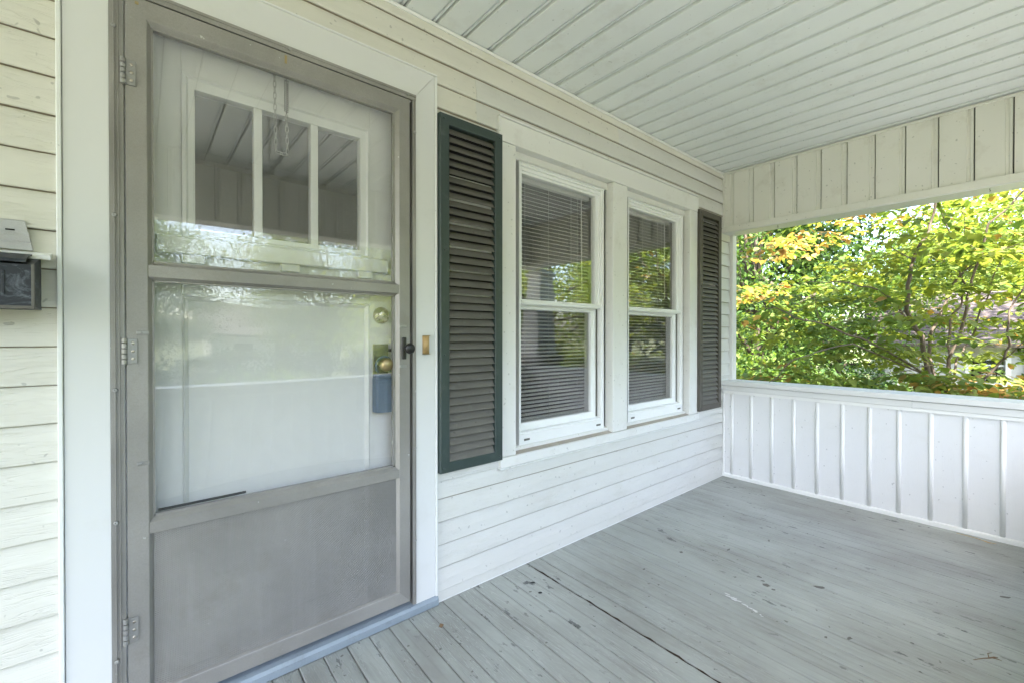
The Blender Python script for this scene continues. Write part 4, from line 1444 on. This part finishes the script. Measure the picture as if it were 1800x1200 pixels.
TR = 'trees beyond the end of the porch'
tree('locust_tree', 'dark green feathery tree filling the gap beside the porch post', 'tree', gpos(1325, 9.5), 7, (0, 0, 4.2), (2.2, 2.2, 3.2), 130, 90, 0.11, GREEN, 0.16, 0.36, TR)
tree('tall_tree', 'tall mid-green tree behind the dogwood, below the patch of bright sky', 'tree', gpos(1470, 16), 9, (0, 0, 2.5), (3.2, 3.2, 2.3), 140, 80, 0.16, GREEN, 0.22, 0.5, TR)
tree('tall_tree', 'tall yellow-green tree rising behind the neighbouring roof', 'tree', gpos(1730, 24), 11, (0, 0, 6.0), (4.6, 4.6, 4.0), 170, 80, 0.22, YG, 0.28, 0.7, TR)
tree('tall_tree', 'deep green tree far behind the dogwood stems', 'tree', gpos(1660, 27), 12, (0, 0, 5.6), (3.6, 3.6, 3.6), 150, 70, 0.24, DEEP, 0.3, 0.7, TR)
tree('tall_tree', 'deep green tree far behind the feathery tree', 'tree', gpos(1310, 24), 13, (0, 0, 6.0), (4.6, 4.6, 5.5), 180, 70, 0.25, DEEP, 0.3, 0.8, TR)
tree('tall_tree', 'pale green tree beyond the neighbouring house, its crown past the porch beam', 'tree', gpos(1900, 22), 11, (0, 0, 6.2), (4.0, 4.0, 4.5), 150, 70, 0.22, YG, 0.28, 0.7, TR)
tree('added_shade_tree', 'unseen tall tree added to shade the neighbouring roof', 'tree', (13.6, -2.6, GZ), 12, (0, 0, 9.2), (4.6, 4.6, 2.6), 150, 60, 0.30, GREEN, 0.3, 0.9, TR)  # added above the view to keep direct sun off the neighbouring house
tree('tall_tree', 'dense green tree between the feathery tree and the sky gap', 'tree', gpos(1340, 13), 8, (0, 0, 3.6), (2.2, 2.2, 3.2), 150, 80, 0.15, GREEN, 0.2, 0.45, TR)
tree('tall_tree', 'dense dark tree rising just past the porch post', 'tree', gpos(1290, 14), 9, (0, 0, 4.6), (3.0, 3.0, 4.2), 160, 80, 0.16, DEEP, 0.2, 0.5, TR)
SB = 'shrubs below the end of the porch'
for px, dep, hh, rr_, pal, lab in ((1330, 6.6, 1.7, 0.95, GREEN, 'leafy green shrub at the foot of the feathery tree'),
                                   (1440, 7.4, 1.6, 1.05, GREEN, 'leafy green shrub under the pale dogwood branch'),
                                   (1545, 7.0, 1.6, 0.90, DEEP, 'dark green shrub behind the lowest dogwood leaves'),
                                   (1640, 7.8, 1.35, 0.85, GREEN, 'low green shrub behind the dogwood stems'),
                                   (1760, 8.2, 1.0, 0.85, YG, 'low yellow-green shrub below the neighbouring window')):
    tree('shrub', lab, 'shrub', gpos(px, dep), hh, (0, 0, hh * 0.62), (rr_, rr_, hh * 0.6), 60, 55, 0.085, pal, 0.03, 0.20, SB, True)

tree('maple_tree', 'leafy green tree in the side yard, mirrored in the farther window', 'tree', (9.0, -7.5, GZ), 6, (0, 0, 3.2), (2.4, 2.4, 2.6), 130, 70, 0.13, SUNLIT, 0.15, 0.42, 'trees in the front yard')
tree('maple_tree', 'green tree in the side yard, mirrored beside the porch column', 'tree', (6.2, -8.6, GZ), 6, (0, 0, 2.9), (2.2, 2.2, 2.6), 120, 70, 0.13, SUNLIT, 0.15, 0.42, 'trees in the front yard')

# ---- trees across the street, mirrored in the glass
TS = 'trees across the street'
for i, (x, y, h_, pal, lab) in enumerate(((-9, -24, 11, GREEN, 'broad green street tree mirrored at the door glass edge'), (-1, -27, 10, GREEN, 'green street tree mirrored in the middle of the storm glass'),
                                          (8, -23, 10, YG, 'yellow-green street tree mirrored beside the door knob'), (17, -20, 11, GREEN, 'green street tree mirrored in the nearer window'),
                                          (27, -17, 12, YG, 'bright green street tree mirrored in the farther window'), (36, -26, 13, DEEP, 'dark street tree mirrored behind the bright green one'),
                                          (-20, -22, 12, DEEP, 'dark street tree beyond the mailbox side of the porch'))):
    tree('street_tree', lab, 'tree', (x, y, GZ), h_, (0, 0, h_ * 0.55), (4.2, 4.2, h_ * 0.42), 240, 190, 0.13, pal, 0.25, 0.60, TS, False, DIAMOND)
for i, (x, y, lab) in enumerate(((1.1, -5.0, 'rounded green bush in the front yard, mirrored low in the storm glass'), (5.5, -4.2, 'leafy bush near the porch corner, mirrored in the windows'), (9.0, -5.5, 'leafy bush on the lawn beyond the porch corner'))):
    tree('bush', lab, 'bush', (x, y, GZ), 1.7, (0, 0, 1.0), (1.1, 1.1, 1.0), 70, 50, 0.09, GREEN, 0.03, 0.2, 'bushes in the front yard', True)

for x, lab in ((-12, 'clipped dark hedge across the street behind the mailbox side'), (-4, 'clipped dark hedge across the street facing the door'), (4, 'clipped dark hedge across the street mirrored beside the door knob'), (12, 'clipped dark hedge across the street facing the windows'), (20, 'clipped dark hedge across the street past the porch corner')):
    tree('hedge', lab, 'hedge', (x, -21.5 + 0.6 * math.sin(x), GZ), 1.9, (0, 0, 1.0), (4.3, 0.9, 1.0), 130, 70, 0.14, DEEP, 0.04, 0.28, 'hedges across the street', True, DIAMOND)


def street_house(x, y, wall, label):
    t = thing('street_house', label, 'house', (x, y, GZ), group='houses across the street')
    box('wall', -4.5, 4.5, -7, 0, 0, 3.0, M[wall], t)
    extrude('roof', [(0.5, 2.9), (-3.5, 5.4), (-7.5, 2.9), (-7.5, 2.75), (0.5, 2.75)], 'X', -5, 5, M['shingle'], t)
    d_ = box('door', -0.5, 0.5, 0.002, 0.06, 0.2, 2.3, M['gutter'], t)
    box('handle', 0.35, 0.42, 0.061, 0.10, 1.2, 1.3, M['steel'], d_)
    for xx in (-3.2, 2.0):
        w_ = box('window', xx, xx + 1.3, 0.002, 0.05, 0.95, 2.35, M['trim'], t)
        for z0_, z1_ in ((1.02, 1.62), (1.68, 2.28)):
            box('pane', xx + 0.08, xx + 1.22, 0.051, 0.058, z0_, z1_, M['black'], w_)
    return t


street_house(-6.0, -31, 'house_white', 'white house across the street mirrored near the hinge side of the door')
street_house(7.5, -32, 'beam', 'cream house across the street mirrored near the latch side of the door')

# ------------------------------------------------------------------ neighbouring house
nh = thing('neighbour_house', 'small white house with brown shingle roof behind the dogwood', 'house', tuple(at(1650, 600, 13.0) * np.array([1, 1, 0]) + np.array([0, 0, GZ])), R(-76))
# local x runs to the right as seen from the porch; local -y faces the porch
EV = 2.16     # eave above ground


def nb(n, x0, x1, y0, y1, z0, z1, m, bev=0.0, par=None):
    return box(n, x0, x1, y0, y1, z0, z1, M[m], par or nh, bev)


wx0, wx1, wz0, wz1 = 0.66, 1.34, 1.04, 1.98
L_, Rr_ = -1.2, 8.0
for (x0, x1, z0, z1) in ((L_, wx0, 0, EV), (wx1, Rr_, 0, EV), (wx0, wx1, 0, wz0), (wx0, wx1, wz1, EV)):
    nb('wall', x0, x1, 0.02, 0.15, z0, z1, 'house_white')
nb('rear_wall', L_, Rr_, 5.85, 6.0, 0, EV, 'house_white')
nb('end_wall', L_, L_ + 0.13, 0.15, 5.85, 0, EV, 'house_white')
nb('end_wall', Rr_ - 0.13, Rr_, 0.15, 5.85, 0, EV, 'house_white')
zc = 0.1
while zc < EV - 0.05:
    for (x0, x1) in (((L_, Rr_),) if (zc + 0.13 < wz0 - 0.1 or zc > wz1 + 0.02) else ((L_, wx0 - 0.12), (wx1 + 0.12, Rr_))):
        extrude('clapboard', [(0.02, zc), (0.0, zc), (0.014, zc + 0.125), (0.02, zc + 0.125)], 'X', x0, x1, M['house_white'], nh)
    zc += 0.125
for nm, x0, x1, z0, z1 in (('window_casing', wx0 - 0.11, wx0, wz0 - 0.05, wz1 + 0.1), ('window_casing', wx1, wx1 + 0.11, wz0 - 0.05, wz1 + 0.1), ('window_casing', wx0, wx1, wz1, wz1 + 0.1)):
    nb(nm, x0, x1, -0.03, 0.02, z0, z1, 'trim')
nb('window_sill', wx0 - 0.13, wx1 + 0.13, -0.06, 0.02, wz0 - 0.10, wz0 - 0.05, 'trim')
wn = nb('window', wx0, wx1, 0.05, 0.09, (wz0 + wz1) / 2 - 0.02, (wz0 + wz1) / 2 + 0.03, 'trim')
nb('pane', wx0, wx1, 0.07, 0.075, (wz0 + wz1) / 2 + 0.03, wz1, 'glass', 0, wn)
nb('pane', wx0, wx1, 0.07, 0.075, wz0, (wz0 + wz1) / 2 - 0.02, 'glass', 0, wn)
nb('roller_shade', wx0, wx1, 0.10, 0.105, 1.66, wz1, 'blind', 0, wn)
nb('interior', wx0 - 0.2, wx1 + 0.2, 0.6, 0.65, 0.6, EV, 'dark')
extrude('roof_deck', [(-0.42, EV - 0.02), (3.0, EV + 1.60), (6.42, EV - 0.02), (6.42, EV - 0.10), (-0.42, EV - 0.10)], 'X', L_ - 0.3, Rr_ + 0.3, M['shingle'], nh)
sl_ = (1.62) / 3.42
nrow = 18
for r in range(nrow):
    ya = -0.46 + r * 3.46 / nrow
    za = EV - 0.02 + (ya + 0.42) * sl_
    yb = ya + 3.46 / nrow + 0.05
    zb = EV - 0.02 + (yb + 0.42) * sl_
    extrude('shingle_course', [(ya, za + 0.004), (yb, zb + 0.003), (yb, zb + 0.010), (ya, za + 0.026)], 'X', L_ - 0.32, Rr_ + 0.32, M['shingle'], nh)
extrude('gutter', [(-0.52, EV - 0.12), (-0.43, EV - 0.12), (-0.43, EV - 0.01), (-0.53, EV - 0.01), (-0.535, EV - 0.03)], 'X', L_ - 0.34, Rr_ + 0.34, M['gutter'], nh)
# ivy on its wall
iv = thing('ivy', 'green ivy climbing the neighbouring wall beside the window', 'ivy', tuple(np.array(nh.location)), R(-76))
n = 2600
P = np.stack([rng.uniform(1.52, 3.2, n), rng.normal(-0.06, 0.05, n), rng.uniform(0.0, 2.1, n)], 1)
keep = P[:, 0] > 1.54 + 0.22 * np.sin(P[:, 2] * 5) * 0.5 + 0.05
P = P[keep]
k = len(P)
pal = np.array(GREEN)
leaf_cloud('leaves', leaf_mats(P, rng.uniform(0.06, 0.11, k), np.full(k, 0.9), rng.normal(-np.pi / 2, 0.5, k), 0.4), pal[rng.integers(0, 4, k)] * rng.uniform(0.8, 1.3, (k, 1)), SMALL, M['leaf'], iv, 'stuff')

# ------------------------------------------------------------------ service cable
a_, b_ = at(1180, 529, 9.0), at(2150, 491, 9.0)
pts = []
for i in range(25):
    s = i / 24
    p = a_ + (b_ - a_) * s
    p[2] -= 0.10 * 4 * s * (1 - s)
    pts.append(p - a_)
uc = tube('utility_cable', pts, 0.009, M['cable'], None, 6, tuple(a_))
tag(uc, 'thin black service cable strung across the dogwood', 'cable', kind='thing')
